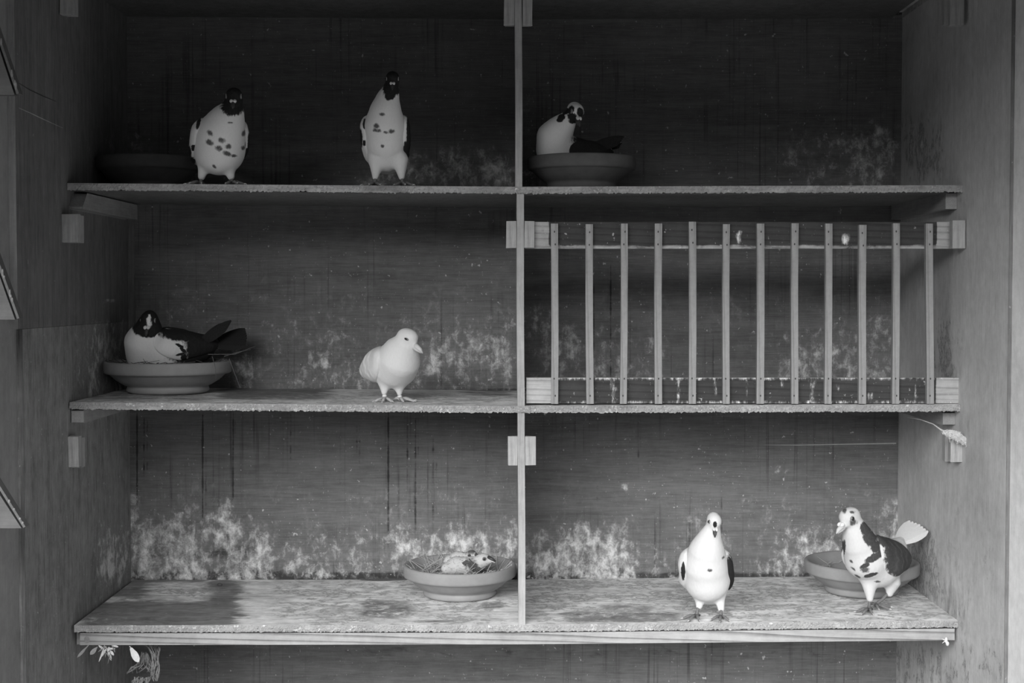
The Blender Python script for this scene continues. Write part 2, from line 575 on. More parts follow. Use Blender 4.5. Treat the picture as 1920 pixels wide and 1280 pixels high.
# outer boards that run on towards the viewer
mb = MB(); mb.box(XL - 0.028, XL - 0.0122, -0.455, YB, 0.0, 2.3)
tag(mb.build('wall_left_outer', M['outer']), 'grey outer board at the left edge that carries the perches', 'wall', kind='structure')
mb = MB(); mb.box(XR + 0.0062, XR + 0.022, -1.25, YB, 0.0, 2.3)
tag(mb.build('wall_right_outer', M['outer_pale']), 'smooth pale outer board at the right edge', 'wall', kind='structure')
# corner batten between the left panel and the back wall, middle box
mb = MB(); mb.box(XL, XL + 0.013, YB - 0.011, YB - 0.0002, Zf(752, YB), Zf(398, YB))
tag(mb.build('trim_1', M['side'], bevel=0.001), 'thin upright corner strip behind the nesting black and white pigeon', 'trim', kind='structure')

# unseen roof, widened to shade the upper row, and ground in front
mb = MB(); mb.box(XL - 2.2, XR + 1.2, -1.6, YB + 0.05, 2.3, 2.33)
mb.box(XL - 2.2, XR + 1.2, -1.62, -1.6, 2.12, 2.33)  # unseen front board, added to keep sun and sky off the top row
tag(mb.build('shade_roof', M['side']), 'dark boarded roof above the nest boxes', 'roof', kind='structure')
mb = MB(); mb.box(-6, 6, -8, 1.5, -0.05, 0.0)
tag(mb.build('floor', M['ground']), 'dark ground in front of the nest boxes', 'ground', kind='structure')


# ------------------------------------------------------------------ shelves
def shelf(label, ends, thick_px, drop, stain, edge_amt=0.55, crust=0.0009):
    """board through three measured points of its front upper edge"""
    (xa, ya), (xb, yb), (xc, yc) = ends
    A, B, C_ = P(xa, ya, 0), P(xb, yb, 0), P(xc, yc, 0)
    th = thick_px / F * 2.667

    def zt(x):
        return np.interp(x, [A.x, B.x, C_.x], [A.z, B.z, C_.z])
    x0, x1 = max(A.x, XL + 0.0006), min(C_.x, XR - 0.0006)
    xs = np.linspace(x0, x1, 330)
    ys = np.linspace(0.0, YB - 0.0004, 90)
    top = face_grid(xs, ys, lambda u, v: np.stack([u, v, zt(u)], -1))
    n_top = len(top[0])
    bot = face_grid(ys[[0, -1]], xs[::6], lambda u, v: np.stack([v, u, zt(v) - th], -1))
    fx = np.linspace(x0, x1, 700)
    fv = np.linspace(0, 1, 6)
    fr = face_grid(fx, fv, lambda u, v: np.stack([u, np.zeros_like(u), zt(u) - th + th * v], -1))
    r = RNG.normal(0, 1, (700, 6))
    r = (r + np.roll(r, 1, 0) + np.roll(r, 1, 1)) / 2.0
    r[:, 0] *= 0.3
    r[:, -1] = 0
    off = r.ravel() * crust
    fr[0][:, 1] -= np.abs(off)
    low = np.zeros((700, 6)); low[:, 0] = RNG.normal(0, 1, 700) * crust * 0.9
    fr[0][:, 2] += low.ravel()
    ends_v = np.array([(x, y, zt(x) + z) for x in (x0, x1) for y, z in ((0, 0), (YB - .0004, 0), (YB - .0004, -th), (0, -th))])
    ends_q = np.array([(0, 1, 2, 3), (7, 6, 5, 4)])
    V, Q = join_grids([top, bot, fr, (ends_v, ends_q)])
    d = np.zeros(len(V)); s = np.zeros(len(V))
    d[:n_top] = amounts(top[0], drop)
    s[:n_top] = amounts(top[0], stain)
    a = n_top + len(bot[0])
    d[a:a + len(fr[0])] = edge_amt
    me = pymesh('shelf', V, Q, False, {'drop': d, 'stain': s})
    me.materials.append(M['shelf']); me.materials.append(M['edge']); me.materials.append(M['side'])
    mi = np.zeros(len(Q), np.int32)
    nq = len(top[1])
    mi[nq:nq + len(bot[1])] = 2
    mi[nq + len(bot[1]):] = 1
    me.polygons.foreach_set('material_index', mi)
    o = link('shelf', me)
    tag(o, label, 'shelf', 'nest box shelves')
    return zt


zt0 = shelf('topmost shelf board just above the picture, seen from below at its back edge', [(115, -66), (965, -60), (1812, -62)], 13, [], [])
zt1 = shelf('upper shelf board carrying two black-headed pigeons and two bowls', [(124, 343), (972, 350), (1806, 347)], 13,
            [(100, 1900, 330, 400, .5, 50, 50)], [], 0.42)
zt2 = shelf('middle shelf board carrying the plain white pigeon and the slatted front', [(130, 754), (976, 761), (1808, 758)], 13,
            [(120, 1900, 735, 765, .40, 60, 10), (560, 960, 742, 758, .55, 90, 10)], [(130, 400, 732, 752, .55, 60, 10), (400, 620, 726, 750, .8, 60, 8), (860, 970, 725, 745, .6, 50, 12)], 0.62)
zt3 = shelf('lowest shelf board with a wooden front rail, carrying two pied pigeons', [(139, 1172), (979, 1171), (1798, 1163)], 13,
            [(520, 960, 1085, 1172, .50, 110, 40), (990, 1800, 1080, 1170, .52, 40, 30), (285, 400, 1094, 1124, .55, 50, 20), (140, 240, 1150, 1175, .35, 40, 16)],
            [(150, 450, 1126, 1174, .95, 60, 14), (385, 455, 1080, 1172, .85, 50, 20), (165, 290, 1078, 1126, .75, 60, 20), (230, 400, 1080, 1092, .8, 40, 8), (670, 780, 1124, 1160, .75, 40, 14),
             (1050, 1290, 1146, 1166, .8, 60, 8), (1120, 1230, 1132, 1150, .6, 40, 8), (900, 945, 1128, 1140, .8, 14, 5), (780, 900, 1157, 1168, .55, 40, 6),
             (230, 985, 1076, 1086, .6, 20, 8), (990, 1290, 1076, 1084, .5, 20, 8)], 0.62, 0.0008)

# wooden rail under the front of the lowest shelf
mb = MB()
n = 60
r_ = random.Random(3)
for i in range(n):
    u0, u1 = i / n, (i + 1) / n
    pts = []
    for u in (u0, u1):
        x = 150 + (1790 - 150) * u
        yt = np.interp(x, [150, 978, 1790], [1187, 1185.5, 1178])
        pts.append((P(x, yt, 0.004), P(x, yt + 22, 0.004)))
    (t0, b0), (t1, b1) = pts
    mb.hexa([b0, b1, b1 + Vector((0, .02, 0)), b0 + Vector((0, .02, 0)), t0, t1, t1 + Vector((0, .02, 0)), t0 + Vector((0, .02, 0))])
tag(mb.build('front_rail', M['pine_x']), 'pale pine rail with dark grain under the lowest shelf', 'rail')
mb = MB(); c = P(163, 1199, 0.0035)
mb.ball(c, (.0055, .0006, .0065), 12, 6)
mb.build('knot', M['batten'], bpy.data.objects['front_rail'])


# ------------------------------------------------------------------ dividers between left and right boxes
def divider(label, x_top, x_bot, zt_up, zt_dn, w):
    zb = float(zt_dn(0.012)) + 0.0002
    zt = float(zt_up(0.012)) - 0.0134
    xa, xb = x_top, x_bot
    mb = MB()
    n = 24
    rr = random.Random(int(zb * 1000))
    for i in range(n):
        f0, f1 = i / n, (i + 1) / n
        c = []
        for f in (f0, f1):
            z = zb + (zt - zb) * f
            x = xb + (xa - xb) * f + math.sin(f * 5 + zb * 7) * 0.0005
            c.append((x, z))
        (ax, az), (bx, bz) = c
        mb.hexa([(ax - w / 2, 0.0005, az), (ax + w / 2, 0.0005, az), (ax + w / 2, YB - .0006, az), (ax - w / 2, YB - .0006, az),
                 (bx - w / 2, 0.0005, bz), (bx + w / 2, 0.0005, bz), (bx + w / 2, YB - .0006, bz), (bx - w / 2, YB - .0006, bz)])
    return tag(mb.build('divider_board', M['ply_edge']), label, 'board', 'upright divider boards')


def Xf(px, py, Y=0.0):
    return P(px, py, Y).x


divider('upright divider board of the top row, beside the nesting bird in the bowl', Xf(971.5, 0), Xf(973, 347), zt0, zt1, .0130)
divider('upright divider board of the middle row, left of the slatted front', Xf(975, 365), Xf(977, 757), zt1, zt2, .0136)
divider('upright divider board of the bottom row, right of the bowl with chicks', Xf(977.5, 775), Xf(978.5, 1168), zt2, zt3, .0130)


def block(label, px0, px1, py0, py1, Y0, Y1, mat=None, group='small holding blocks', jitter=0):
    a, b = P(px0, py1, Y0), P(px1, py0, Y0)
    mb = MB()
    rr = random.Random(int(px0 * 7 + py0))
    J = lambda: rr.uniform(-.0007, .0007)
    mb.hexa([(a.x + J(), Y0 + J(), a.z + J()), (b.x + J(), Y0 + J(), a.z + J()), (b.x + J(), Y1, a.z + J()), (a.x + J(), Y1, a.z + J()),
             (a.x + J(), Y0 + J(), b.z + J()), (b.x + J(), Y0 + J(), b.z + J()), (b.x + J(), Y1, b.z + J()), (a.x + J(), Y1, b.z + J())])
    loc = Vector(((a.x + b.x) / 2, Y0, a.z))
    return tag(mb.build('holding_block', mat or M['block'], bevel=0.0008, loc=loc), label, 'block', group)


rows = {'top': (-6, 47), 'middle': (414, 465), 'bottom': (818, 872)}
for nm, (y0, y1) in rows.items():
    lx, rx = {'top': ((945, 964.2), (980, 998)), 'middle': ((949, 968.2), (983.2, 1002)), 'bottom': ((952, 971), (985, 1005))}[nm]
    block(f'pale front holding block left of the divider, {nm} row', lx[0], lx[1], y0, y1, 0.001, 0.013)
    block(f'pale front holding block right of the divider, {nm} row', rx[0], rx[1], y0, y1, 0.001, 0.013)
    block(f'rear holding block left of the divider, {nm} row', lx[0] + 1, lx[1] + .3, y0 + 3, y1 - 1, 0.036, 0.056)
    block(f'rear holding block right of the divider, {nm} row', rx[0] - .6, rx[1] - 1, y0 + 3, y1 - 1, 0.036, 0.056)
# wall blocks
for nm, y0, y1, f0, f1, yf in (('top', -10, 27, 114, 134, -.036), ('middle', 401, 454, 117.5, 145, -.034), ('bottom', 818, 876, 129.5, 147, -.006)):
    block(f'front holding block on the dark left wall, {nm} row', f0 - 2, f1, y0, y1, yf, yf + .018)
    block(f'rear holding block on the dark left wall, {nm} row', f0 + 5.5, f1 + 5.5, y0 + 3, y1 + 1, yf + .024, yf + .046)
for nm, y0, y1, f0, f1, yf in (('top', -10, 47, 1782, 1806, -.024), ('middle', 413, 466, 1786, 1809, -.024), ('bottom', 812, 866, 1783, 1803, -.012)):
    block(f'front holding block on the pale right wall, {nm} row', f0, f1 + 2, y0, y1, yf, yf + .019)
    block(f'rear holding block on the pale right wall, {nm} row', f0 - 11, f1 - 10, y0 + 3, y1 - 1, yf + .058, yf + .078)


# support battens along the side walls, under the shelves
def batten(label, side, py0, py1, Y0, Y1, wid, tilt=0.0, notch=False):
    X = XL if side < 0 else XR
    z1 = Zf(py0, Y0); z0 = Zf(py1, Y0)
    xa, xb = (X + .0004, X + wid) if side < 0 else (X - wid, X - .0004)
    mb = MB()
    if notch:
        yn = Y0 + 0.016
        zm = z0 + (z1 - z0) * 0.12
        # front end broken off at a slant
        pts = [(Y0, z0), (Y1, z0), (Y1, z1), (yn + .012, z1), (yn, z0 + (z1 - z0) * .62), (Y0, zm)]
    else:
        pts = [(Y0, z0), (Y1, z0 + tilt), (Y1, z1), (Y0, z1)]
    k = len(pts)
    V = [(xa, y, z) for y, z in pts] + [(xb, y, z) for y, z in pts]
    Fc = [tuple(range(k)), tuple(range(2 * k - 1, k - 1, -1))] + [(i, (i + 1) % k, k + (i + 1) % k, k + i) for i in range(k)]
    Fc = [f[::-1] for f in Fc]
    mb.add(V, Fc)
    return tag(mb.build('support_batten', M['batten'], bevel=0.001), label, 'batten', 'shelf support battens')


batten('broken-ended support batten under the upper shelf on the left wall', -1, 361, 391, .012, .40, .026, notch=True)
batten('support batten under the upper shelf on the right wall', 1, 362, 392, .035, .42, .022)
batten('support batten under the middle shelf on the left wall', -1, 769, 792, .012, .40, .024)
batten('support batten under the middle shelf on the right wall above the dusty cobweb', 1, 774, 796, .032, .42, .024)
batten('support batten under the lowest shelf on the left wall', -1, 1186, 1208, .03, .42, .022)
batten('support batten under the lowest shelf on the right wall', 1, 1178, 1200, .03, .42, .022)

# ------------------------------------------------------------------ slatted front of the middle right box
GY = 0.014
grille = empty('slatted_front', P(1395, 760, 0.01))
tag(grille, 'slatted wooden front of twelve thin upright slats closing the middle right box', 'grille')
bpy.context.view_layer.update()


def rail(px0, px1, y0, y1, d_px, drop, light_band=None):
    A = P(px0, y0, GY); B = P(px1, y1, GY)
    xs = np.linspace(A.x, B.x, 220)
    zs = np.linspace(B.z, A.z, 16)
    g = face_grid(xs, zs, lambda u, v: np.stack([u, np.full_like(u, GY), v], -1))
    V2, Q2 = box_grid(A.x, B.x, GY + .0003, GY + .018, B.z, A.z)
    V, Q = join_grids([g, (V2, Q2)])
    px, py = proj(g[0])
    st = soft(px, d_px[0], d_px[1], 3) * 1.2
    if light_band:
        st *= 1 - 0.72 * soft(py, light_band[0], light_band[1], 2)
    dr = amounts(g[0], drop)
    off = grille.location
    me = pymesh('rail', V - np.array(off), Q, False, {'stain': np.concatenate([st, z8]), 'drop': np.concatenate([dr, z8])})
    return link('rail', me, M['rail'], grille)


rail(984, 1780, 416, 466, (1029, 1756), [(1380, 1392, 435, 455, .9, 5, 8), (1580, 1592, 440, 458, .8, 4, 8), (1006, 1024, 420, 440, .5, 10, 14)], (459, 470))
rail(987, 1797, 708, 755.8, (1036, 1755), [(1000, 1800, 704, 711, .9, 20, 3), (1100, 1104, 712, 724, .6, 4, 8), (1146, 1151, 710, 752, .65, 4, 16), (1152, 1156, 728, 740, .7, 4, 8), (1271, 1275, 710, 752, .7, 4, 16),
     (1340, 1344, 710, 738, .65, 4, 14), (1399, 1403, 712, 752, .65, 4, 16), (1463, 1468, 715, 726, .7, 4, 8), (1520, 1526, 712, 752, .75, 4, 16), (1514, 1530, 712, 718, .6, 6, 4),
     (1568, 1572, 712, 736, .7, 4, 10), (1625, 1637, 736, 750, .9, 6, 5), (1715, 1719, 710, 752, .65, 4, 18), (1240, 1800, 752, 760, .6, 30, 4), (1040, 1240, 752, 760, .4, 30, 4)])

slat_x = [(1040, 1040), (1104.5, 1106.5), (1171, 1169), (1234.5, 1234.5), (1298.5, 1298.5), (1362, 1361.5), (1426, 1426), (1491, 1490), (1554, 1553), (1618, 1616.5), (1680.5, 1680), (1743, 1744)]
slat_t = [419, 420, 419, 419, 415.5, 420, 419, 418.5, 419, 421.5, 418.5, 419]
for i, ((xt, xb), yt) in enumerate(zip(slat_x, slat_t)):
    a, b = P(xb, 756.8, 0.003), P(xt, yt, 0.003)
    w = 0.0066 + 0.0003 * math.sin(i * 2.3)
    mb = MB(); m = 14
    for j in range(m):
        q = []
        for f in (j / m, (j + 1) / m):
            c = a.lerp(b, f)
            q.append((c.x + math.sin(i * 3 + f * 4) * .0006, c.z))
        (x0, z0), (x1, z1) = q
        mb.hexa([(x0 - w, .0025, z0), (x0 + w, .0025, z0), (x0 + w, GY - .0002, z0), (x0 - w, GY - .0002, z0),
                 (x1 - w, .0025, z1), (x1 + w, .0025, z1), (x1 + w, GY - .0002, z1), (x1 - w, GY - .0002, z1)])
    loc = a.copy()
    mb.v = [tuple(Vector(p) - loc) for p in mb.v]
    s = link('slat', mb.mesh('slat'), M['pine'], grille, loc - grille.location)
    for f in (0.045, 0.14, 0.885, 0.955):
        c = a.lerp(b, f)
        nb = MB(); nb.ball((c.x - loc.x + math.sin(i * 5 + f * 30) * .0012, .0024 - loc.y, c.z - loc.z), (.0013, .0006, .0021), 8, 4)
        nb.build('nail', M['nail'], s)


# ------------------------------------------------------------------ perches at the left edge
def perch(label, tip, slope, Yp, depth=0.016):
    """triangular perch bracket with a thin sloping strip, fixed to the outer board"""
    T = P(tip[0], tip[1], Yp)
    xw = XL - 0.0118
    run = T.x - xw
    top = T.z + run * slope
    root = tag(empty('perch_bracket', (xw, Yp, T.z)), label, 'perch', 'perch brackets')
    L = Vector((xw, Yp, T.z))
    for y0 in (Yp,):
        mb = MB()
        pts = [(xw, T.z), (T.x - .004, T.z), (xw, top - .012)]
        V = [(x - L.x, y0 - L.y, z - L.z) for x, z in pts] + [(x - L.x, y0 + .012 - L.y, z - L.z) for x, z in pts]
        mb.add(V, [(0, 1, 2), (5, 4, 3), (0, 3, 4, 1), (1, 4, 5, 2), (2, 5, 3, 0)])
        mb.build('end_piece', M['perch'], root)
    d = Vector((run, 0, T.z - top)).normalized()
    nrm = Vector((-d.z, 0, d.x))
    mb = MB()
    A = Vector((xw, 0, top)); B = Vector((T.x, 0, T.z + .001))
    q = [A, B, B + nrm * .004, A + nrm * .004]
    V = [(p.x - L.x, -.003, p.z - L.z) for p in q] + [(p.x - L.x, depth, p.z - L.z) for p in q]
    mb.add(V, [(0, 1, 2, 3), (7, 6, 5, 4), (0, 4, 5, 1), (1, 5, 6, 2), (2, 6, 7, 3), (3, 7, 4, 0)])
    # crusted droppings along the front edge of the slope board
    ob = mb.build('slope_board', M['perch'], root)
    rr = random.Random(int(tip[1]))
    for k in range(5):
        f = rr.uniform(.55, .97)
        c = A.lerp(B, f) + nrm * .003
        cb = MB(); cb.ball((c.x - L.x, -.002, c.z - L.z), (.0018, .002, rr.uniform(.002, .007)), 8, 5)
        cb.build('dropping', M['web'], ob)


perch('uppermost triangular perch bracket at the left edge, high on the outer board', (32, 178), 3.1, -.43)
perch('middle triangular perch bracket at the left edge, beside the seam of the left wall', (33, 599), 2.9, -.43)
perch('lowest triangular perch bracket at the left edge, with pale crust on its slope', (45, 990), 1.65, -.43)

# ------------------------------------------------------------------ clay bowls
def bowl(label, px, Y, R, zt, h=0.066, mat='terracotta'):
    """heavy-rimmed clay saucer turned on a wheel"""
    x = P(px, 700, Y).x
    z = float(zt(x)) + 0.0003
    k = R / 0.117
    prof = [(0, 0), (.066, 0), (.072, .002), (.076, .006), (.0745, .0125), (.0735, .0145), (.080, .0175), (.094, .027), (.1055, .0385), (.1075, .0400),
            (.1125, .0405), (.1155, .0425), (.1165, .046), (.117, .0575), (.1165, .0630), (.1150, .0655), (.1115, .0660), (.1080, .0645), (.103, .056),
            (.092, .040), (.076, .022), (.060, .0125), (.03, .0095), (0, .009)]
    seg = 80
    V, Fc = [], []
    for i, (r, q) in enumerate(prof):
        for j in range(seg):
            a = 2 * math.pi * j / seg
            V.append((r * k * math.cos(a), r * k * math.sin(a), q * h / .066))
    for i in range(len(prof) - 1):
        for j in range(seg):
            j2 = (j + 1) % seg
            if i == 0:
                Fc.append((j, (i + 1) * seg + j2, (i + 1) * seg + j))
            else:
                Fc.append((i * seg + j, i * seg + j2, (i + 1) * seg + j2, (i + 1) * seg + j))
    me = pymesh('clay_bowl', V, Fc, True)
    o = link('clay_bowl', me, M[mat], None, (x, Y, z))
    return tag(o, label, 'bowl', 'clay nest bowls'), Vector((x, Y, z))


B1, b1 = bowl('dim empty clay bowl behind the black-headed pigeon, upper shelf', 282, .22, .104, zt1, .068, 'clay_dark')
B2, b2 = bowl('clay bowl with a nesting white-headed pigeon, upper shelf beside the divider', 1090, .13, .106, zt1, .066, 'clay_dark')
B3, b3 = bowl('clay bowl holding the nesting black and white pigeon, middle shelf', 315, .27, .1295, zt2)
B4, b4 = bowl('clay bowl with two chicks on straw, lowest shelf beside the divider', 861.5, .262, .117, zt3)
B5, b5 = bowl('clay bowl behind the walking pied pigeon, lowest shelf corner', 1618.5, .262, .117, zt3)


def straws(name, label, base, R, n, zr, seed, mat, length=(.03, .08), up=.5, cat='straw'):
    rr = random.Random(seed)
    mb = MB()
    kb = R / .104 if name != 'nest_twigs' else .1295 / .117
    for _ in range(n):
        a = rr.uniform(0, 2 * math.pi)
        r = R * math.sqrt(rr.uniform(0.02, .8))
        p = Vector((r * math.cos(a), r * math.sin(a), zr[0] + (zr[1] - zr[0]) * (r / R) ** 2 + rr.uniform(0, .006)))
        b = rr.uniform(0, 2 * math.pi)
        l = rr.uniform(*length)
        d = Vector((math.cos(b), math.sin(b), rr.uniform(-.05, up))).normalized()
        q = p + d * l
        m = p.lerp(q, .5) + Vector((rr.uniform(-.006, .006), rr.uniform(-.006, .006), rr.uniform(-.002, .005)))
        if math.hypot(q.x, q.y) > R * 1.06:
            q.x, q.y = q.x * R * 1.06 / math.hypot(q.x, q.y), q.y * R * 1.06 / math.hypot(q.x, q.y)
        m = p.lerp(q, .5) + Vector((rr.uniform(-.004, .004), rr.uniform(-.004, .004), .002))
        for c in (p, m, q):          # rest on the inside of the bowl
            rc = math.hypot(c.x, c.y) / kb
            c.z = max(c.z, (float(np.interp(rc, [0, .03, .06, .076, .092, .103, .108, .13], [.0095, .0095, .0125, .022, .040, .056, .066, .068])) + .0015) * 1.0)
        if m.z < (p.z + q.z) / 2: m.z = (p.z + q.z) / 2
        w = rr.uniform(.0006, .0011)
        mb.tube([p, m, q], [w, w, w * .7], 4)
    o = mb.build(name, mat)
    o.location = base
    return tag(o, label, cat, kind='stuff')


straws('nest_straw', 'pale straw lining the chicks bowl', b4, .104, 280, (.013, .045), 4, M['straw'], (.03, .08), .6)
straws('nest_twigs', 'dark twigs and straw around the nesting black and white pigeon', b3, .118, 200, (.03, .062), 5, M['twig'], (.04, .09), .25, 'twigs')
straws('nest_litter', 'crumbled litter in the bowl behind the walking pied pigeon', b5, .10, 130, (.014, .05), 6, M['straw'], (.01, .03), .2, 'litter')
mb = MB()
rr = random.Random(11)
for (p0, p1, p2) in (((398, 668), (404, 690), (405, 712)), ((430, 672), (440, 700), (450, 727)), ((390, 664), (440, 664), (480, 648)), ((420, 668), (445, 660), (470, 655))):
    mb.tube([P(p0[0], p0[1], .165), P(p1[0], p1[1], .158), P(p2[0], p2[1], .17)], [.0008, .0008, .0005], 4)
tag(mb.build('loose_twigs', M['twig']), 'long twigs hanging over the rim of the nesting pigeon bowl', 'twigs', kind='stuff')


# ------------------------------------------------------------------ pigeons: bodies grown as one surface from a distance field
def round_cone(p, a, b, ra, rb, sx=1.0):
    a = np.asarray(a, float); b = np.asarray(b, float)
    ab = b - a
    t = np.clip(((p - a) @ ab) / max(ab @ ab, 1e-9), 0, 1)
    d = p - (a + t[..., None] * ab)
    return np.sqrt((d ** 2).sum(-1)) - (ra + (rb - ra) * t)


def ellipsoid(p, c, r, R=None):
    q = p - np.asarray(c, float)
    if R is not None:
        q = q @ R
    r = np.asarray(r, float)
    k0 = np.sqrt(((q / r) ** 2).sum(-1))
    k1 = np.sqrt(((q / r ** 2) ** 2).sum(-1)) + 1e-9
    return k0 * (k0 - 1.0) / k1


def smin(a, b, k):
    h = np.clip(0.5 + 0.5 * (b - a) / k, 0, 1)
    return b + (a - b) * h - k * h * (1 - h)


def surface_nets(fn, lo, hi, res):
    lo = np.asarray(lo, float); hi = np.asarray(hi, float)
    n = np.ceil((hi - lo) / res).astype(int) + 1
    ax = [lo[i] + res * np.arange(n[i]) for i in range(3)]
    f = np.empty(tuple(n))
    step = 24
    for i in range(0, n[0], step):
        g = np.stack(np.meshgrid(ax[0][i:i + step], ax[1], ax[2], indexing='ij'), -1)
        f[i:i + step] = fn(g)
    ins = f < 0
    c = [n[i] - 1 for i in range(3)]
    acc = np.zeros(tuple(c) + (3,)); cnt = np.zeros(tuple(c))
    corners = [(i, j, k) for i in (0, 1) for j in (0, 1) for k in (0, 1)]
    sl = lambda o: tuple(slice(o[d], o[d] + c[d]) for d in range(3))
    for a in corners:
        for d in range(3):
            if a[d]:
                continue
            b = list(a); b[d] = 1
            fa, fb = f[sl(a)], f[sl(b)]
            m = ins[sl(a)] != ins[sl(b)]
            t = np.where(m, fa / np.where(np.abs(fa - fb) < 1e-12, 1, fa - fb), 0)
            for e in range(3):
                acc[..., e] += np.where(m, a[e] + (t if e == d else 0), 0)
            cnt += m
    act = cnt > 0
    idx = np.full(tuple(c), -1, int)
    idx[act] = np.arange(act.sum())
    ii = np.argwhere(act)
    V = (ii + acc[act] / cnt[act][:, None]) * res + lo
    quads = []
    for d in range(3):
        u, v = (d + 1) % 3, (d + 2) % 3
        s0 = [slice(1, n[i] - 1) for i in range(3)]; s0[d] = slice(0, n[d] - 1)
        s1 = list(s0); s1[d] = slice(1, n[d])
        A, B = ins[tuple(s0)], ins[tuple(s1)]
        for flip, m in ((False, A & ~B), (True, ~A & B)):
            e = np.argwhere(m)
            if not len(e):
                continue
            e = e + np.array([0 if i == d else 1 for i in range(3)])

            def at(du, dv):
                q = e.copy(); q[:, u] += du; q[:, v] += dv
                return idx[q[:, 0], q[:, 1], q[:, 2]]
            q = np.stack([at(-1, -1), at(0, -1), at(0, 0), at(-1, 0)], -1)
            quads.append(q[:, ::-1] if flip else q)
    Q = np.concatenate(quads)
    Q = Q[(Q >= 0).all(1)]
    return V, Q


def rotz(a):
    c, s = math.cos(a), math.sin(a)
    return np.array([[c, -s, 0], [s, c, 0], [0, 0, 1.0]])


def rotx(a):
    c, s = math.cos(a), math.sin(a)
    return np.array([[1.0, 0, 0], [0, c, -s], [0, s, c]])


def roty(a):
    c, s = math.cos(a), math.sin(a)
    return np.array([[c, 0, s], [0, 1.0, 0], [-s, 0, c]])


def ell_field(px, py, marks):
    """positive inside any of the ellipses (photograph pixels): x, y, rx, ry, tilt in degrees"""
    out = np.full(len(px), -1.0)
    for m in marks:
        x, y, rx, ry = m[:4]
        t = math.radians(m[4]) if len(m) > 4 else 0
        dx, dy = px - x, py - y
        u = dx * math.cos(t) + dy * math.sin(t)
        v = -dx * math.sin(t) + dy * math.cos(t)
        out = np.maximum(out, np.clip(1 - np.sqrt((u / rx) ** 2 + (v / ry) ** 2), -1, 1))
    return out


def feather(mb, base, d, up, L, W, curl=0.0, n=7, th=0.0006):
    """one stiff feather: pointed oval blade with a raised shaft"""
    d = Vector(d).normalized(); up = Vector(up)
    s = d.cross(up).normalized(); up = s.cross(d).normalized()
    V = []
    for i in range(n + 1):
        f = i / n
        w = W * (0.35 + 0.65 * min(1, f * 2.2)) * (math.sqrt(max(0, 1 - ((f - .55) / .46) ** 2)) if f > .55 else 1)
        c = Vector(base) + d * (L * f) + up * (curl * f * f)
        V += [c - s * w - up * th, c + up * th * 1.6, c + s * w - up * th, c - up * th * 1.5]
    Fc = []
    for i in range(n):
        a, b = i * 4, i * 4 + 4
        for k in range(4):
            k2 = (k + 1) % 4
            Fc.append((a + k, b + k, b + k2, a + k2))
    Fc += [(0, 1, 2, 3), (n * 4 + 3, n * 4 + 2, n * 4 + 1, n * 4)]
    mb.add(V, Fc)


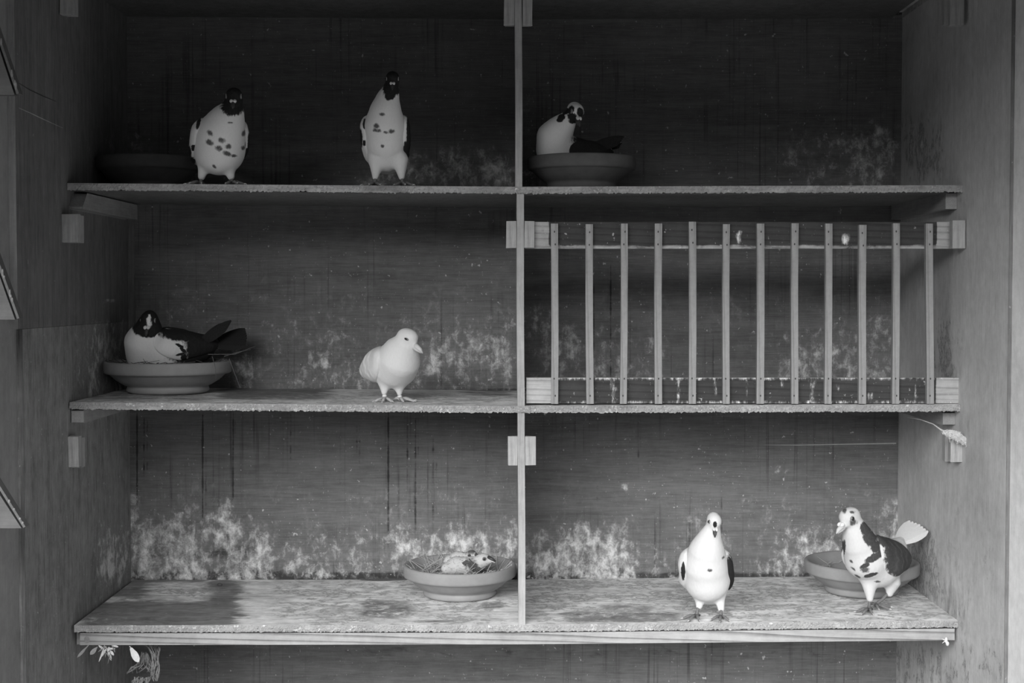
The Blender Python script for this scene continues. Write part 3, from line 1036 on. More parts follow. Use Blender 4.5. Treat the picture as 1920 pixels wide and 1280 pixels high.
def pigeon(label, at, spine, head, legs=(), wing=None, tail=None, yaw=0.0, marks=None, wing_marks=None, wing_base=-1.0, pale_beak=False,
           plume='plume', group='adult pigeons', res=2.2, extra=(), kneck=9.0, head_size=1.0, foot_mat='foot', ring=False, grey=None, cere=True,
           tail_dark=-1.0, primaries_dark=-1.0, both_sides=True, eye_h=1.0):
    """built in millimetres from the standing point `at`; x right, y away from the viewer, z up.
    Measured points come as (picture x, picture y, depth in mm) and radii in picture pixels."""
    def mm(px, py, y):
        q = (P(px, py, at.y + y / 1000) - at) * 1000
        return (q.x, y, q.z)

    def sc(y):
        return (at.y + y / 1000 - CAM.y) / F * 1000
    spine = [mm(*n[:3]) + (n[3] * sc(n[2]),) for n in spine]
    head = mm(*head[:3]) + tuple(head[3:])
    legs = [((mm(*l[0][:3]) + (l[0][3],)), (mm(*l[1][:3]) + (l[1][3],)), (mm(*l[2][:2], l[2][2])[:2] + (l[2][3],))) + tuple(l[3:]) for l in legs]
    if tail:
        tail = dict(tail, base=mm(*tail['base']), tip=mm(*tail['tip']))
    if wing and wing.get('tips'):
        wing = dict(wing, tips={k: (mm(*v[0]), mm(*v[1]), v[2]) for k, v in wing['tips'].items()})
    root = empty('pigeon', at)
    tag(root, label, 'pigeon', group)
    A = np.array(at)
    Ry = rotz(yaw)
    hc = np.array(head[:3], float)
    RH = rotz(math.radians(head[3])) @ rotx(math.radians(head[4])) @ roty(math.radians(head[5] if len(head) > 5 else 0))
    hs = head_size

    def hp(v):
        return hc + RH @ (np.array(v, float) * hs)

    def trunk(p):
        f = None
        for (x0, y0, z0, r0), (x1, y1, z1, r1) in zip(spine[:-1], spine[1:]):
            g = round_cone(p, (x0, y0, z0), (x1, y1, z1), r0, r1)
            f = g if f is None else smin(f, g, kneck)
        for c, r in extra:
            f = smin(f, ellipsoid(p, c, r), 10)
        return f

    def body(p):
        f = trunk(p)
        h = ellipsoid(p, hc, np.array([12.6, 16, 13.2]) * hs, RH)
        h = smin(h, ellipsoid(p, hp((0, -5, 4)), np.array([11.0, 11.5, 9.6]) * hs, RH), 4)
        h = smin(h, round_cone(p, hp((0, -8, -2)), hp((0, -18.5, -5.5)), 9.0 * hs, 3.6 * hs), 4)
        f = smin(f, h, 7)
        for hip, ankle, *_ in legs:
            f = smin(f, round_cone(p, hip[:3], ankle[:3], hip[3], ankle[3]), 9)
        return f

    pts = np.array([s[:3] for s in spine] + [tuple(hc)] + [l[1][:3] for l in legs])
    rad = np.array([s[3] for s in spine] + [24] + [l[1][3] for l in legs])
    lo = (pts - rad[:, None]).min(0) - 8
    hi = (pts + rad[:, None]).max(0) + 8
    V, Q = surface_nets(body, lo, hi, res)

    def finish(name, V, Q, marks, base, grey=None, parent=root, front_only=True):
        px, py = proj(V / 1000 + A)
        d = ell_field(px, py, marks or [])
        if front_only:
            # marks belong to the side that the viewer sees
            yb = np.array([s[1] for s in spine]).mean()
            loc = (V @ Ry)
            d = np.where(loc[:, 1] > 60, -1.0, d) if not both_sides else d
        d = np.maximum(d, base)
        at_ = {'dark': d}
        at_['grey'] = np.clip(ell_field(px, py, grey) * 1.5, 0, 1) if grey else np.zeros(len(V))
        return link(name, pymesh(name, V / 1000, Q, True, at_), M[plume], parent)

    ob = finish('body', V, Q, marks, -1.0, grey)
    m = ob.modifiers.new('smooth', 'SMOOTH'); m.factor = 0.5; m.iterations = 2

    # wings: shields that hug the flanks, laid over in rows of feathers
    if wing:
        S, T, W, thick = wing['s'], wing['t'], wing['w'], wing.get('thick', 5.0)
        s2, t2 = np.array(S, float), np.array(T, float)
        axis = t2 - s2
        Lw = np.linalg.norm(axis); axis = axis / Lw
        nrm = np.array([-axis[1], axis[0]])
        for side in (-1, 1):
            if side in wing.get('skip', ()):
                continue
            mk = (wing_marks or {}).get(side, [])
            wb = wing_base[side] if isinstance(wing_base, dict) else wing_base

            def wfn(p):
                q = p @ Ry                   # bird frame: faces -y
                yz = q[..., 1:] - s2
                u = (yz @ axis) / Lw
                v = yz @ nrm
                prof = np.sqrt(np.clip(1 - np.clip(1 - u / 0.42, 0, 1) ** 2, 0, 1)) * np.clip((1.06 - u) / 0.62, 0, 1) ** 0.75
                reg = np.maximum(np.abs(v) - W * prof, np.maximum(-u, u - 1.05) * Lw)
                rows = (u * 6.5 + 0.16 * np.cos(v / 5.0 * math.pi * 0.5)) % 1.0
                bump = np.where(u > .3, (1 - rows) * 1.3, 0)
                ramp = np.clip(-reg / 16.0, 0, 1)
                sh = trunk(p) - (2.6 + (thick - 2.6 + bump) * ramp * (2 - ramp))
                return np.maximum(np.maximum(sh, reg * 0.8), -(q[..., 0] * side) + 8)
            wl = np.array([[0, S[0] - 15, S[1] - W], [0, T[0] + 25, T[1] + W], [0, S[0], S[1] + W], [0, T[0], T[1] - W],
                           [side * 75, S[0], S[1]], [side * 75, T[0], T[1]]], float)
            off = wing.get('xoff', 0)
            box = np.array([[x, y, z] for x in (side * 4 + off, side * 78 + off) for y in (wl[:, 1].min(), wl[:, 1].max()) for z in (wl[:, 2].min() - 8, wl[:, 2].max() + 8)]) @ Ry.T
            Vw, Qw = surface_nets(wfn, box.min(0), box.max(0), res)
            if len(Vw) == 0:
                continue
            wo = finish('wing', Vw, Qw, mk, wb, None, root, False)
            # long flight feathers beyond the shield
            if wing.get('tips'):
                base, tip, npr = wing['tips'][side] if isinstance(wing['tips'], dict) else wing['tips']
                mbw = MB()
                b0, t0 = Vector(base), Vector(tip)
                for i in range(npr):
                    f = i / max(1, npr - 1)
                    bb = b0 + Vector((0, 0, -10 * f)) ; tt = b0.lerp(t0, 1 - .12 * f) + Vector((0, 0, -9 * f))
                    dd = tt - bb
                    feather(mbw, bb / 1000 + Vector(Ry @ np.array([side * (3 + 2 * f), 0, 0])) / 1000, dd, Vector(Ry @ np.array([side * 1.0, 0, .35])), dd.length / 1000, .0075, .002)
                me = mbw.mesh('flight_feathers', False)
                at_ = me.attributes.new('dark', 'FLOAT', 'POINT')
                at_.data.foreach_set('value', np.full(len(me.vertices), primaries_dark, np.float32))
                link('flight_feathers', me, M[plume], wo)
    if tail:
        b0, t0, spread, n, W = tail['base'], tail['tip'], tail['spread'], tail['n'], tail['w']
        mbt = MB()
        mbt.ball(Vector(b0) / 1000, (.011, .011, .008), 10, 6)
        me = mbt.mesh('tail_root', True)
        at_ = me.attributes.new('dark', 'FLOAT', 'POINT'); at_.data.foreach_set('value', np.full(len(me.vertices), tail_dark, np.float32))
        tr = link('tail', me, M[plume], root)
        d0 = Vector(t0) - Vector(b0)
        up = Vector(tail.get('up', (0, 0, 1)))
        side = d0.cross(up).normalized()
        for i in range(n):
            f = (i / (n - 1)) * 2 - 1
            dd = d0 + side * (spread * f) - up.normalized() * abs(f) * tail.get('droop', 4)
            mbf = MB()
            bb = Vector(b0) + side * (6 * f) + up.normalized() * (1.1 * i - 3)
            feather(mbf, bb / 1000, dd, up, dd.length / 1000 * (1 - .06 * abs(f)), W / 1000, 0.002)
            me = mbf.mesh('tail_feather', False)
            at_ = me.attributes.new('dark', 'FLOAT', 'POINT'); at_.data.foreach_set('value', np.full(len(me.vertices), tail_dark, np.float32))
            link('tail_feather', me, M[plume], tr)

    # beak, cere, eyes
    bm = M['beak_pale'] if pale_beak else M['beak_dark']
    H = lambda v: Vector(hp(v)) / 1000
    mb = MB()
    mb.tube([H((0, -17, -4.2)), H((0, -22, -5.0)), H((0, -28, -6.6)), H((0, -33, -9.4))], [.0042 * hs, .0036 * hs, .0028 * hs, .0008 * hs], 10)
    bk = mb.build('beak', bm, root, True)
    mb = MB()
    mb.tube([H((0, -16, -8.0)), H((0, -22, -8.9)), H((0, -30, -10.2))], [.0034 * hs, .0026 * hs, .0008 * hs], 8)
    mb.build('lower_mandible', bm, bk, True)
    RHm = Matrix(RH.tolist())
    if cere:
        mb = MB()
        for s in (-1, 1):
            mb.ball(H((s * 2.4, -20.5, -1.6)), (.0029 * hs, .0042 * hs, .0027 * hs), 10, 6, RHm)
        mb.build('cere', M['cere'], bk, True)
    for s in (-1, 1):
        mb = MB()
        mb.ball(H((s * 10.6, -7.5, 2.4)), (.0022 * hs, .0041 * hs, .0041 * hs * eye_h), 12, 8, RHm)
        e = mb.build('eye_ring', M['eye_ring'], root, True)
        mb = MB()
        mb.ball(H((s * 11.3, -7.7, 2.4)), (.0024 * hs, .0030 * hs, .0030 * hs * eye_h), 12, 8, RHm)
        mb.build('eye', M['eye'], e, True)
    # legs and feet
    for leg in legs:
        hip, ankle, foot, tyaw = leg[:4]
        lift = leg[4] if len(leg) > 4 else 0
        mb = MB()
        a, ft = Vector(ankle[:3]) / 1000, Vector(foot) / 1000
        mb.tube([a + Vector((0, 0, .004)), a.lerp(ft, .5), ft + Vector((0, 0, .001))], [.0036, .0030, .0034], 8)
        mb.ball(ft, .0042, 8, 6)
        claws = []
        for da, l in ((-38, 27), (0, 33), (36, 27), (180, 17)):
            w = math.radians(tyaw + da)
            d = Vector((math.sin(w), -math.cos(w), 0))
            z0 = foot[2] / 1000
            p1 = ft + d * (l * .45 / 1000) + Vector((0, 0, .0015)); p2 = ft + d * (l / 1000)
            p2.z = ft.z - (ft.z - .0022) * (1 if lift == 0 else .3)
            if lift == 0: p1.z = max(p1.z, .004)
            mb.tube([ft, p1, p2], [.0033, .0029, .0021], 7)
            mb.ball(p2, .0022, 7, 5)
            claws.append((p2, d))
        lg = mb.build('leg', M[foot_mat], root, True)
        for p2, d in claws:
            c = MB(); c.tube([p2, p2 + d * .004 + Vector((0, 0, .0006)), p2 + d * .0075 - Vector((0, 0, .0008))], [.0017, .0013, .0003], 6)
            c.build('claw', M['claw'], lg, True)
        if ring:
            c = MB(); q = a.lerp(ft, .42); q2 = a.lerp(ft, .72)
            c.tube([q, q2], [.0046, .0046], 12); c.build('leg_ring', M['cere'], lg, True)
    return root


def spot(px, py, Y, zt):
    """standing point on a shelf below a picture column"""
    x = P(px, py, Y).x
    return Vector((x, Y, float(zt(x)) + .0004))


# --- 1: black-headed pigeon, upper shelf left, body turned a little to the right
at = spot(405, 345, .045, zt1)
pigeon('fluffed white pigeon with a black head, upper shelf in front of the dim bowl', at,
       [(438, 194, -28, 15), (435, 208, -26, 20), (424, 230, -20, 34), (413, 258, -8, 46), (411, 280, 6, 46), (402, 284, 48, 38), (390, 284, 86, 22), (384, 280, 114, 10)],
       (439, 181, -34, 6, 22), kneck=9, head_size=1.25,
       legs=[((383, 306, 4, 12), (378, 331, 0, 7), (376, 342, -4, 5), -20), ((428, 306, 2, 12), (433, 331, 0, 7), (436, 342, -4, 5), 25)],
       wing=dict(s=(-28, 112), t=(128, 42), w=37, thick=7), yaw=math.radians(20),
       tail=dict(base=(384, 278, 112), tip=(377, 264, 165), spread=12, n=7, w=8),
       marks=[(438, 184, 26, 30), (437, 199, 23, 18)],
       grey=[(394, 249, 9, 7, 40), (393, 267, 11, 8, 30), (416, 263, 10, 7, 20), (410, 278, 11, 7, 30), (428, 275, 9, 7),
              (426, 288, 15, 6, 25), (439, 292, 9, 4), (458, 249, 6, 9, 30), (463, 268, 5, 11, 20), (456, 277, 6, 6), (402, 312, 7, 4, 40), (432, 230, 8, 2.5)],
       wing_marks={-1: [(372, 231, 3.5, 12, 15), (363, 277, 5, 6), (377, 272, 5, 9, 30), (355, 288, 4, 16), (358, 302, 9, 8)], 1: [(468, 270, 4, 20), (462, 290, 6, 12)]})

# --- 2: tall slim pigeon stretching its neck
at = spot(729, 346, .04, zt1)
pigeon('slim upright pigeon with a black head stretching its neck, upper shelf centre', at,
       [(735, 157, -28, 11), (733, 168, -28, 14), (727, 186, -26, 20), (723, 208, -22, 28), (722, 235, -12, 37), (723, 262, 4, 37), (724, 288, 22, 33), (726, 300, 62, 25), (727, 306, 112, 11)],
       (736, 147, -34, 4, 30, 0), kneck=8, head_size=1.0,
       legs=[((706, 300, 6, 16), (704, 332, 2, 6), (703, 342, -3, 5), -12), ((750, 300, 6, 16), (753, 332, 2, 6), (755, 342, -3, 5), 12)],
       wing=dict(s=(-20, 126), t=(118, 26), w=38, thick=8),
       tail=dict(base=(727, 305, 108), tip=(727, 318, 185), spread=12, n=7, w=8),
       marks=[(736, 148, 24, 26), (734, 166, 18, 16), (731, 178, 10, 10)],
       grey=[(717, 214, 8, 5, 10), (706, 236, 8, 7, 20), (703, 244, 6, 5), (710, 245, 8, 5), (735, 246, 9, 6), (724, 248, 7, 4), (717, 274, 5, 5)],
       wing_marks={-1: [(684, 232, 4, 10), (676, 262, 4, 20), (683, 268, 3, 6)], 1: [(752, 238, 4, 14, -10), (767, 250, 5, 40), (762, 285, 7, 20), (769, 265, 5, 30)]})

# --- 3: nesting pigeon with a piebald head, in the bowl beside the divider
at = b2 + Vector((0, 0, .010))
pigeon('nesting pigeon with a patched white head sitting in a bowl beside the divider', at,
       [(1071, 217, -36, 11.5), (1063, 227, -33, 16), (1051, 241, -28, 24), (1040, 258, -20, 32), (1041, 280, -12, 34), (1075, 292, 4, 33), (1112, 292, 18, 27), (1136, 284, 26, 12)],
       (1078, 207, -40, 24, 40, 4), kneck=8, head_size=1.18,
       wing=dict(s=(-42, 66), t=(86, 58), w=26, thick=4.0, tips={-1: ((1110, 276, 40), (1166, 262, 50), 3), 1: ((1104, 272, 4), (1168, 257, 10), 4)}), yaw=math.radians(-62),
       tail=dict(base=(1132, 280, 26), tip=(1166, 270, 30), spread=9, n=6, w=7),
       marks=[(1088, 211, 6, 10, -10), (1071, 206, 6, 8, 20), (1073, 219, 9, 8, 20), (1061, 209, 5, 8, 30), (1074, 227, 8, 5), (1052, 221, 10, 6, -45), (1112, 268, 38, 34)],
       wing_base={-1: .6, 1: .6}, tail_dark=.5, primaries_dark=.7)

# --- 4: black and white pigeon on the nest, middle shelf
at = b3 + Vector((0, 0, .008))
pigeon('black and white pigeon with a ragged black hood sitting in a bowl, middle shelf', at,
       [(279, 607, -32, 18), (278, 619, -29, 25), (271, 642, -20, 35), (276, 662, -8, 37), (312, 658, 10, 41), (350, 656, 24, 35), (380, 650, 34, 23), (400, 643, 42, 11)],
       (280, 598, -38, 0, 34), kneck=10, head_size=1.3,
       wing=dict(s=(-38, 100), t=(100, 86), w=34, thick=5.0, tips={-1: ((374, 640, 44), (420, 606, 56), 4), 1: ((370, 640, 10), (433, 601, 22), 6)}), yaw=math.radians(-64),
       tail=dict(base=(396, 644, 42), tip=(464, 632, 46), spread=20, n=8, w=11, up=(-.2, -.8, .55), droop=2),
       marks=[(262.5, 597, 13, 24, -8), (295.5, 597, 13, 24, 8), (279, 583, 16, 6), (272, 591, 6, 7), (287, 590, 5, 7), (262, 613, 14, 15), (297, 611, 14, 17), (279, 623, 22, 10), (372, 640, 66, 52)],
       wing_base={-1: .7, 1: -.9}, wing_marks={1: [(350, 622, 60, 19, 4), (392, 655, 46, 60), (337, 648, 9, 2.5, 25), (343, 656, 8, 3, 35), (338, 664, 10, 2.2, -15), (345, 670, 6, 6), (312, 677, 12, 2, 25)], -1: [(350, 630, 200, 100)]}, tail_dark=.6, primaries_dark=.8, plume='plume_hooded')

# --- 5: plain white pigeon, middle shelf
at = spot(735, 752, .085, zt2)
pigeon('plain white pigeon with a ringed leg, middle shelf left of the divider', at,
       [(760, 648, -28, 17), (753, 657, -24, 29), (748, 673, -16, 39), (741, 684, 4, 42), (722, 685, 32, 35), (702, 687, 60, 23), (688, 690, 80, 9)],
       (763, 633, -36, 56, 22, -4), kneck=8, head_size=1.36,
       legs=[((722, 712, 2, 16), (720.5, 735, -4, 6), (721.5, 748, -8, 5), -2), ((748, 714, 2, 14), (749, 737, -2, 5.5), (750, 747, -2, 5), 55)],
       wing=dict(s=(-18, 90), t=(100, 40), w=34, thick=7), yaw=math.radians(36),
       tail=dict(base=(690, 690, 76), tip=(674, 697, 106), spread=8, n=6, w=6),
       plume='plume_white', pale_beak=True, foot_mat='foot_pale', ring=True, cere=False, eye_h=.5)

# --- 6: white pigeon at the front of the lowest shelf, facing the viewer
at = spot(1328, 1158, .05, zt3)
pigeon('white pigeon with a dark spot on its breast facing forward, front of lowest shelf', at,
       [(1337, 987, -30, 12.5), (1334, 997, -30, 15.5), (1329, 1014, -28, 23), (1325, 1034, -22, 33), (1323, 1058, -10, 41), (1326, 1086, 2, 41.5), (1330, 1097, 24, 34), (1328, 1102, 70, 23), (1328, 1106, 115, 10)],
       (1338.5, 975, -36, 3, 38, 12), kneck=8, head_size=1.06,
       legs=[((1313, 1108, 4, 12), (1311, 1136, -4, 6.5), (1305, 1152, -12, 5), -30), ((1348, 1108, 4, 12), (1352, 1141, -6, 6.5), (1352, 1157, -18, 5), -12)],
       wing=dict(s=(-24, 120), t=(120, 34), w=40, thick=9), plume='plume_white',
       tail=dict(base=(1328, 1106, 112), tip=(1328, 1118, 180), spread=12, n=7, w=8),
       marks=[(1340.5, 983, 4, 6)], grey=[(1331, 1069, 7, 4), (1356, 1045, 3, 5, 40)],
       wing_marks={-1: [(1281, 1070, 4, 17)], 1: [(1372, 1085, 16, 46)]}, wing_base={-1: -1.0, 1: -.6})

# --- 7: pied pigeon stepping in front of the corner bowl
at = spot(1636, 1146, .09, zt3)
pigeon('pied pigeon with a dark wing and raised pale tail stepping past the corner bowl', at,
       [(1603, 985, -30, 18), (1606, 999, -27, 23.5), (1612, 1018, -21, 31), (1625, 1044, -8, 41), (1645, 1056, 14, 43), (1664, 1046, 40, 37), (1679, 1030, 60, 21), (1688, 1015, 74, 9)],
       (1594, 969, -36, -54, 20, 0), kneck=9, head_size=1.4, res=2.0,
       legs=[((1630, 1088, -6, 17), (1631, 1122, -10, 6.5), (1629, 1139, -12, 5), -35), ((1672, 1092, 14, 17), (1668, 1112, 14, 7), (1642, 1134, 8, 9), 35, 1)],
       wing=dict(s=(-32, 128), t=(84, 88), w=42, thick=6.5), yaw=math.radians(-38), plume='plume_slate', pale_beak=True,
       tail=dict(base=(1684, 1018, 68), tip=(1724, 984, 104), spread=18, n=7, w=10.5, up=(-.45, -.75, .45), droop=2),
       marks=[(1624, 990, 11, 14, 10), (1632, 1008, 13, 17, -25), (1644, 1024, 12, 12, -40), (1640, 1044, 22, 7, -30), (1622, 1060, 10, 4, -20), (1632, 1078, 14, 3.5, -15),
              (1580, 1030, 5, 18, 8), (1652, 1000, 12, 10)],
       grey=[(1583, 957, 6, 8, 20), (1600, 979, 12, 8), (1598, 960, 8, 4), (1600, 1066, 8, 3, 40), (1608, 1080, 9, 3, 30), (1645, 1090, 8, 3), (1596, 1052, 6, 3, 40), (1622, 1068, 12, 8)],
       wing_base={-1: -.9, 1: -1.0}, wing_marks={1: [(1688, 1036, 30, 52), (1668, 1010, 30, 16), (1676, 1056, 14, 24)], -1: [(1575, 1018, 9, 16)]})


# ------------------------------------------------------------------ chicks in the straw bowl
def chick(label, nodes, headn, eye_at, beak, marks, quills=None, y0=0.0):
    at = b4 + Vector((0, 0, .012))
    root = tag(empty('pigeon_chick', at), label, 'chick', 'chicks in the straw bowl')

    def mm(px, py, y):
        q = (P(px, py, at.y + y / 1000) - at) * 1000
        return np.array((q.x, y, q.z))
    k = (at.y - CAM.y) / F * 1000
    N = [(mm(*n[:3]), n[3] * k) for n in nodes]
    hc = mm(*headn[:3]); hr = headn[3] * k

    def fn(p):
        f = None
        for (a, ra), (b, rb) in zip(N[:-1], N[1:]):
            g = round_cone(p, a, b, ra, rb)
            f = g if f is None else smin(f, g, 6)
        f = smin(f, ellipsoid(p, hc, (hr * 1.15, hr, hr)), 6)
        bt = mm(*beak[1])
        f = smin(f, round_cone(p, hc, hc + (bt - hc) * .62, hr * .8, hr * .34), 4)
        return f
    pts = np.array([n[0] for n in N] + [hc])
    V, Q = surface_nets(fn, pts.min(0) - 30, pts.max(0) + 30, 1.6)
    px, py = proj(V / 1000 + np.array(at))
    d = np.maximum(ell_field(px, py, marks), -1)
    g = np.clip(0.25 * (RNG.random(len(V)) - .2), 0, 1)
    link('body', pymesh('body', V / 1000, Q, True, {'dark': d * .6, 'grey': g}), M['down'], root)
    rr = random.Random(int(headn[0]))
    mb = MB()
    for i in rr.sample(range(len(V)), 260):      # wispy yellow-white down
        c = Vector(V[i]) / 1000
        cc = Vector(min((n[0] for n in N), key=lambda q: ((q - V[i]) ** 2).sum())) / 1000
        o_ = (c - cc).normalized()
        e = c + o_ * rr.uniform(.001, .0035) + Vector((rr.uniform(-.003, .001), rr.uniform(-.001, .001), rr.uniform(-.002, .001)))
        mb.tube([c - o_ * .001, e], [.0005, .0002], 4)
    mb.build('down_tufts', M['down'], root)
    a, b = Vector(mm(*beak[0])) / 1000, Vector(mm(*beak[1])) / 1000
    mb = MB(); mb.tube([a, a.lerp(b, .55) + Vector((0, -.001, .0008)), b], [.0048, .0040, .0016], 9)
    bk = mb.build('beak', M['beak_dark'], root, True)
    mb = MB(); mb.tube([a + Vector((0, -.0035, -.003)), b + Vector((-.001, -.002, -.0025))], [.0022, .0012], 7)
    mb.build('lower_mandible', M['beak_pale'], bk, True)
    if eye_at:
        mb = MB(); mb.ball(Vector(mm(*eye_at)) / 1000, (.0042, .0024, .0042), 12, 8)
        e = mb.build('eye_ring', M['eye_ring'], root, True)
        mb = MB(); mb.ball(Vector(mm(eye_at[0], eye_at[1], eye_at[2] - 1.2)) / 1000, (.0027, .002, .0027), 12, 8)
        mb.build('eye', M['eye'], e, True)
    if quills:
        rr = random.Random(2)
        mb = MB()
        (xa, ya, yda), (xb, yb, ydb), wid = quills
        for i in range(46):
            f = rr.random(); s = rr.uniform(-1, 1)
            c = Vector(mm(xa + (xb - xa) * f + s * wid * .7, ya + (yb - ya) * f - s * wid * .5, yda + (ydb - yda) * f - 2.5 * (1 - s * s))) / 1000
            dd = Vector((.55 + rr.uniform(-.2, .2), -.35, -.55 + rr.uniform(-.2, .2))).normalized()
            mb.tube([c, c + dd * .004, c + dd * .0085], [.0012, .0011, .0004], 5)
        mb.build('wing_quills', M['quill'], root)
    return root


M['down'] = plumage('downy_chick', 0.52, 0.10, 1.4, 0.35)
M['quill'] = plain('pin_feather', 0.09, 0.7, 300, .5)
chick('pale chick with dark pin feathers and a visible eye, nearer in the straw bowl',
      [(838, 1066, -14, 11), (856, 1060, -18, 16), (880, 1060, -18, 16), (896, 1056, -18, 13)], (906, 1050, -18, 13), (908, 1047.5, -32), ((915, 1045, -24), (929, 1052, -30)),
      [(884, 1060, 10, 14, -35)], ((872, 1050, -33), (894, 1068, -33), 9))
chick('dozing chick with a dark crown, farther in the straw bowl',
      [(842, 1052, 20, 11), (858, 1048, 16, 14), (874, 1046, 8, 11)], (884, 1040, 0, 9.5), (880, 1041, -9.5), ((890, 1040, -4), (898, 1043, -8)),
      [(885, 1033, 14, 5)])

# ------------------------------------------------------------------ feathers, cobwebs and dust


def loose_feather(label, p0, p1, Y, W, mat, bend=0.004):
    a, b = P(*p0, Y), P(*p1, Y - .004)
    root = tag(empty('loose_feather', a), label, 'feather', 'loose feathers under the lowest shelf')
    d = b - a
    mb = MB(); mb.tube([Vector((0, 0, 0)), d * .5 + Vector((bend * .4, 0, 0)), d], [.0009, .0007, .0003], 5)
    mb.build('shaft', mat, root)
    mb = MB(); feather(mb, d * .12, d, Vector((.15, -1, .1)), d.length * .9, W, bend, 7, .0004)
    mb.build('vane', mat, root)


loose_feather('bright white feather hanging under the left end of the lowest shelf', (243, 1211), (260, 1240), .01, .0065, M['feather_pale'])
loose_feather('dark curved feather under the far left end of the lowest shelf', (166, 1209), (146, 1231), .004, .0025, M['feather_grey'])
loose_feather('small dim feather beside the white fluff under the lowest shelf', (183, 1212), (170, 1226), .004, .004, M['feather_grey'])
root = tag(empty('feather_tuft', P(200, 1209, .006)), 'tuft of ragged pale fluff under the left end of the lowest shelf', 'feather tuft')
rr = random.Random(8)
o0 = P(200, 1209, .006)
for (x, y, w) in ((188, 1212, .002), (194, 1224, .003), (190, 1232, .002), (187, 1241, .0016), (186, 1222, .0014), (203, 1222, .003), (208, 1238, .0026), (212, 1236, .0012), (215, 1216, .002),
                  (223, 1212, .002), (212, 1228, .0025), (201, 1232, .0012), (206, 1216, .002), (196, 1218, .0024), (217, 1223, .0014), (199, 1244, .001)):
    st_ = P(200 + rr.uniform(-9, 12), 1209 + rr.uniform(0, 9), .006) - o0
    q = P(x, y, .0 + rr.uniform(-.008, .004)) - o0
    d_ = q - st_
    mb = MB(); feather(mb, st_, d_, Vector((rr.uniform(-.8, .8), -1, .2)), d_.length, w, rr.uniform(-.006, .006), 6, .0003)
    mb.build('barb', M['feather_pale' if w > .0015 else 'web'], root)


def web_sheet(name, label, rows, cat, mat, strands=46):
    """hanging dusty web of fine strands through rows of (left px, right px, py, Y)"""
    rr = random.Random(len(rows) * 13)
    mb = MB()
    for k in range(strands):
        f = rr.random()
        i0 = rr.randrange(0, max(1, len(rows) - 2)); i1 = min(len(rows), i0 + rr.randrange(2, 6))
        pts = []
        for (xl, xr, y, Y) in rows[i0:i1 + 1]:
            f = min(1, max(0, f + rr.uniform(-.3, .3)))
            pts.append(P(xl + (xr - xl) * f, y + rr.uniform(-2, 2), Y + rr.uniform(-.006, .006)))
        if len(pts) > 1:
            w = rr.uniform(.0004, .0016)
            mb.tube(pts, w, 5)
    return tag(mb.build(name, mat, smooth=True), label, cat)


web_sheet('cobweb', 'dusty cobweb rope hanging under the left end of the lowest shelf', [(270, 305, 1208, .05), (279, 300, 1214, .05), (284, 298, 1226, .05), (286, 297, 1238, .05),
          (285, 299, 1248, .05), (281, 299, 1258, .05), (283, 298, 1268, .05), (287, 295, 1275, .05)], 'cobweb', M['web'])
web_sheet('cobweb', 'torn dusty cobweb behind the white feather, low on the left', [(238, 300, 1262, .06), (246, 288, 1252, .06), (256, 284, 1246, .06), (262, 280, 1236, .06), (266, 276, 1224, .06)], 'cobweb', M['web'])
web_sheet('cobweb', 'grey cobweb lump at the bottom edge, low on the left', [(252, 282, 1270, .05), (248, 278, 1278, .05), (246, 270, 1288, .05)], 'cobweb', M['web'])
# cobweb strand and dusty clump on the right-hand block
mb = MB()
mb.tube([P(1700, 782, .10), P(1725, 786, .07), P(1750, 795, .02), P(1765, 806, -.01), P(1778, 811, -.016)], [.0007, .0008, .0011, .0016, .002], 7)
tag(mb.build('cobweb_strand', M['dust_pale'], smooth=True), 'thick dusty cobweb strand from the batten to the lower right block', 'cobweb')
root = tag(empty('dust_clump', P(1790, 815, -.02)), 'pale dusty clump with a tail on top of the lower right block', 'dust clump')
o0 = P(1790, 815, -.02)
N = [(1770, 810, 5), (1782, 813, 8), (1794, 817, 9), (1806, 825, 7), (1816, 833, 4.5), (1823, 839, 2.5)]
pts = [((P(x, y, -.022 - .012 * i / 5) - o0) * 1000, r) for i, (x, y, r) in enumerate(N)]


def clump(p):
    f = None
    for (a, ra), (b, rb) in zip(pts[:-1], pts[1:]):
        g = round_cone(p, np.array(a), np.array(b), ra, rb)
        f = g if f is None else smin(f, g, 3)
    w = np.sin(p[..., 0] * .9) * np.sin(p[..., 1] * 1.1 + 1) * np.sin(p[..., 2] * 1.0 + 2) + .6 * np.sin(p[..., 0] * 2.1 + p[..., 2] * 1.7)
    return f + w * 1.7 + .8


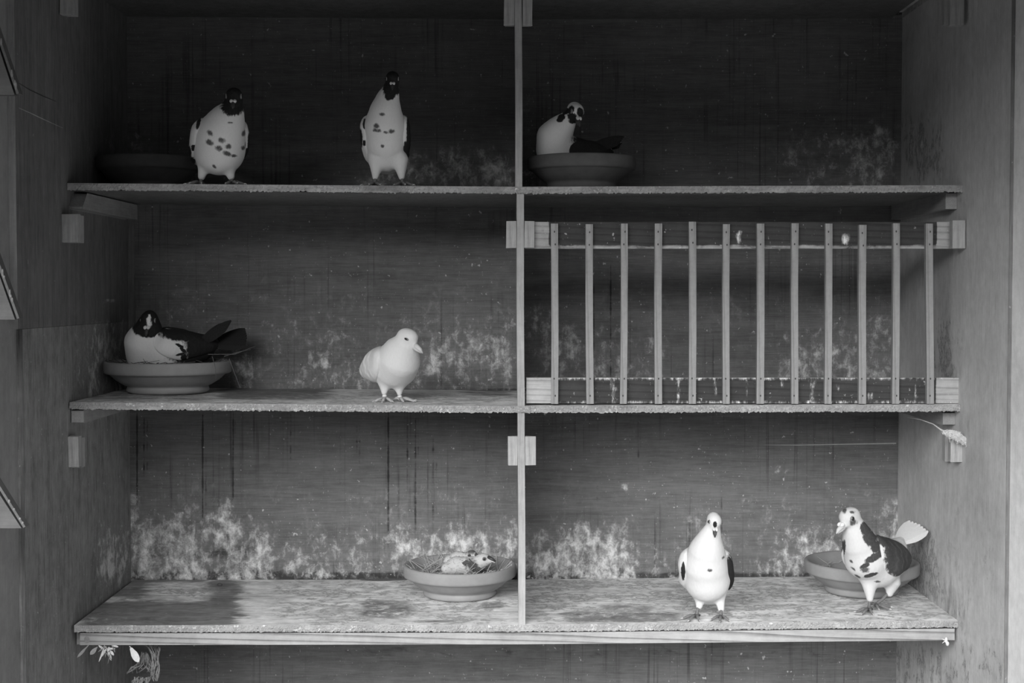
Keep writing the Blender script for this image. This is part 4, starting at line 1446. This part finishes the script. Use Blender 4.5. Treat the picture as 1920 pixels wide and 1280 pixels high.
A_ = np.array([np.array(a) for a, _ in pts])
Vc, Qc = surface_nets(clump, A_.min(0) - 14, A_.max(0) + 14, 1.2)
link('clump', pymesh('clump', Vc / 1000, Qc, False), M['dust_pale'], root)
mb = MB()
for i in range(90):
    t = rr.random()
    j = min(4, int(t * 5)); f = t * 5 - j
    c = (pts[j][0].lerp(pts[j + 1][0], f)) / 1000
    r = (pts[j][1] * (1 - f) + pts[j + 1][1] * f) / 1000
    a = c + Vector((rr.uniform(-1, 1), rr.uniform(-1.2, -.2), rr.uniform(-1.3, 1))) * r * .8
    e = a + Vector((rr.uniform(-.008, .008), rr.uniform(-.004, .001), rr.uniform(-.011, .004)))
    mb.tube([a, a.lerp(e, .5) + Vector((rr.uniform(-.002, .002), -.001, rr.uniform(-.002, .002))), e], [.0008, .0006, .0003], 4)
mb.build('dust_fibres', M['dust_pale'], root)
# tuft at the right end of the front rail
mb = MB(); c = P(1774, 1200, .002)
mb.ball(c + Vector((.002, -.002, -.006)), (.0035, .003, .0045), 8, 6)
mb.ball(c, (.003, .003, .006), 8, 6)
for k in range(5):
    mb.tube([c, c + Vector((rr.uniform(-.009, .006), -.002, rr.uniform(-.006, .009)))], [.0012, .0005], 5)
tag(mb.build('fluff_tuft', M['feather_pale'], smooth=True), 'tiny white fluff stuck at the right end of the front rail', 'fluff')
# feathers lying on the lowest shelf
zq = P(722, 1140, .12)


def flat_feather(label, p0, p1, W, mat):
    def onshelf(px, py):
        lo, hi = 0.0, YB
        for _ in range(40):
            m = (lo + hi) / 2
            q = P(px, py, m)
            if q.z > float(zt3(q.x)): hi = m
            else: lo = m
        q = P(px, py, (lo + hi) / 2)
        q.z = float(zt3(q.x)) + .0012
        return q
    a, b = onshelf(*p0), onshelf(*p1)
    root = tag(empty('fallen_feather', a), label, 'feather', 'feathers lying on the lowest shelf')
    d = b - a
    mb = MB(); feather(mb, d * .1, d, Vector((0, 0, 1)), d.length * .9, W, 0, 7, .0005)
    mb.build('vane', mat, root)
    mb = MB(); mb.tube([Vector((0, 0, .0006)), d * .5 + Vector((0, .004, .0012)), d * .96 + Vector((0, 0, .0006))], [.0009, .0008, .0003], 5)
    mb.build('shaft', M['straw'], root)


flat_feather('long dark feather lying on the lowest shelf in front of the chicks bowl', (778, 1126), (674, 1156), .018, M['feather_dark'])
flat_feather('short dark feather scrap on the lowest shelf right of the chicks bowl', (947, 1134), (913, 1136), .007, M['feather_dark'])
tag(MB().ball(P(412, 1099, .30) + Vector((0, 0, .0035)), (.006, .003, .0032), 10, 6).build('dropping_pellet', M['nail'], smooth=True),
    'small dark pellet on the lowest shelf at the left', 'pellet')
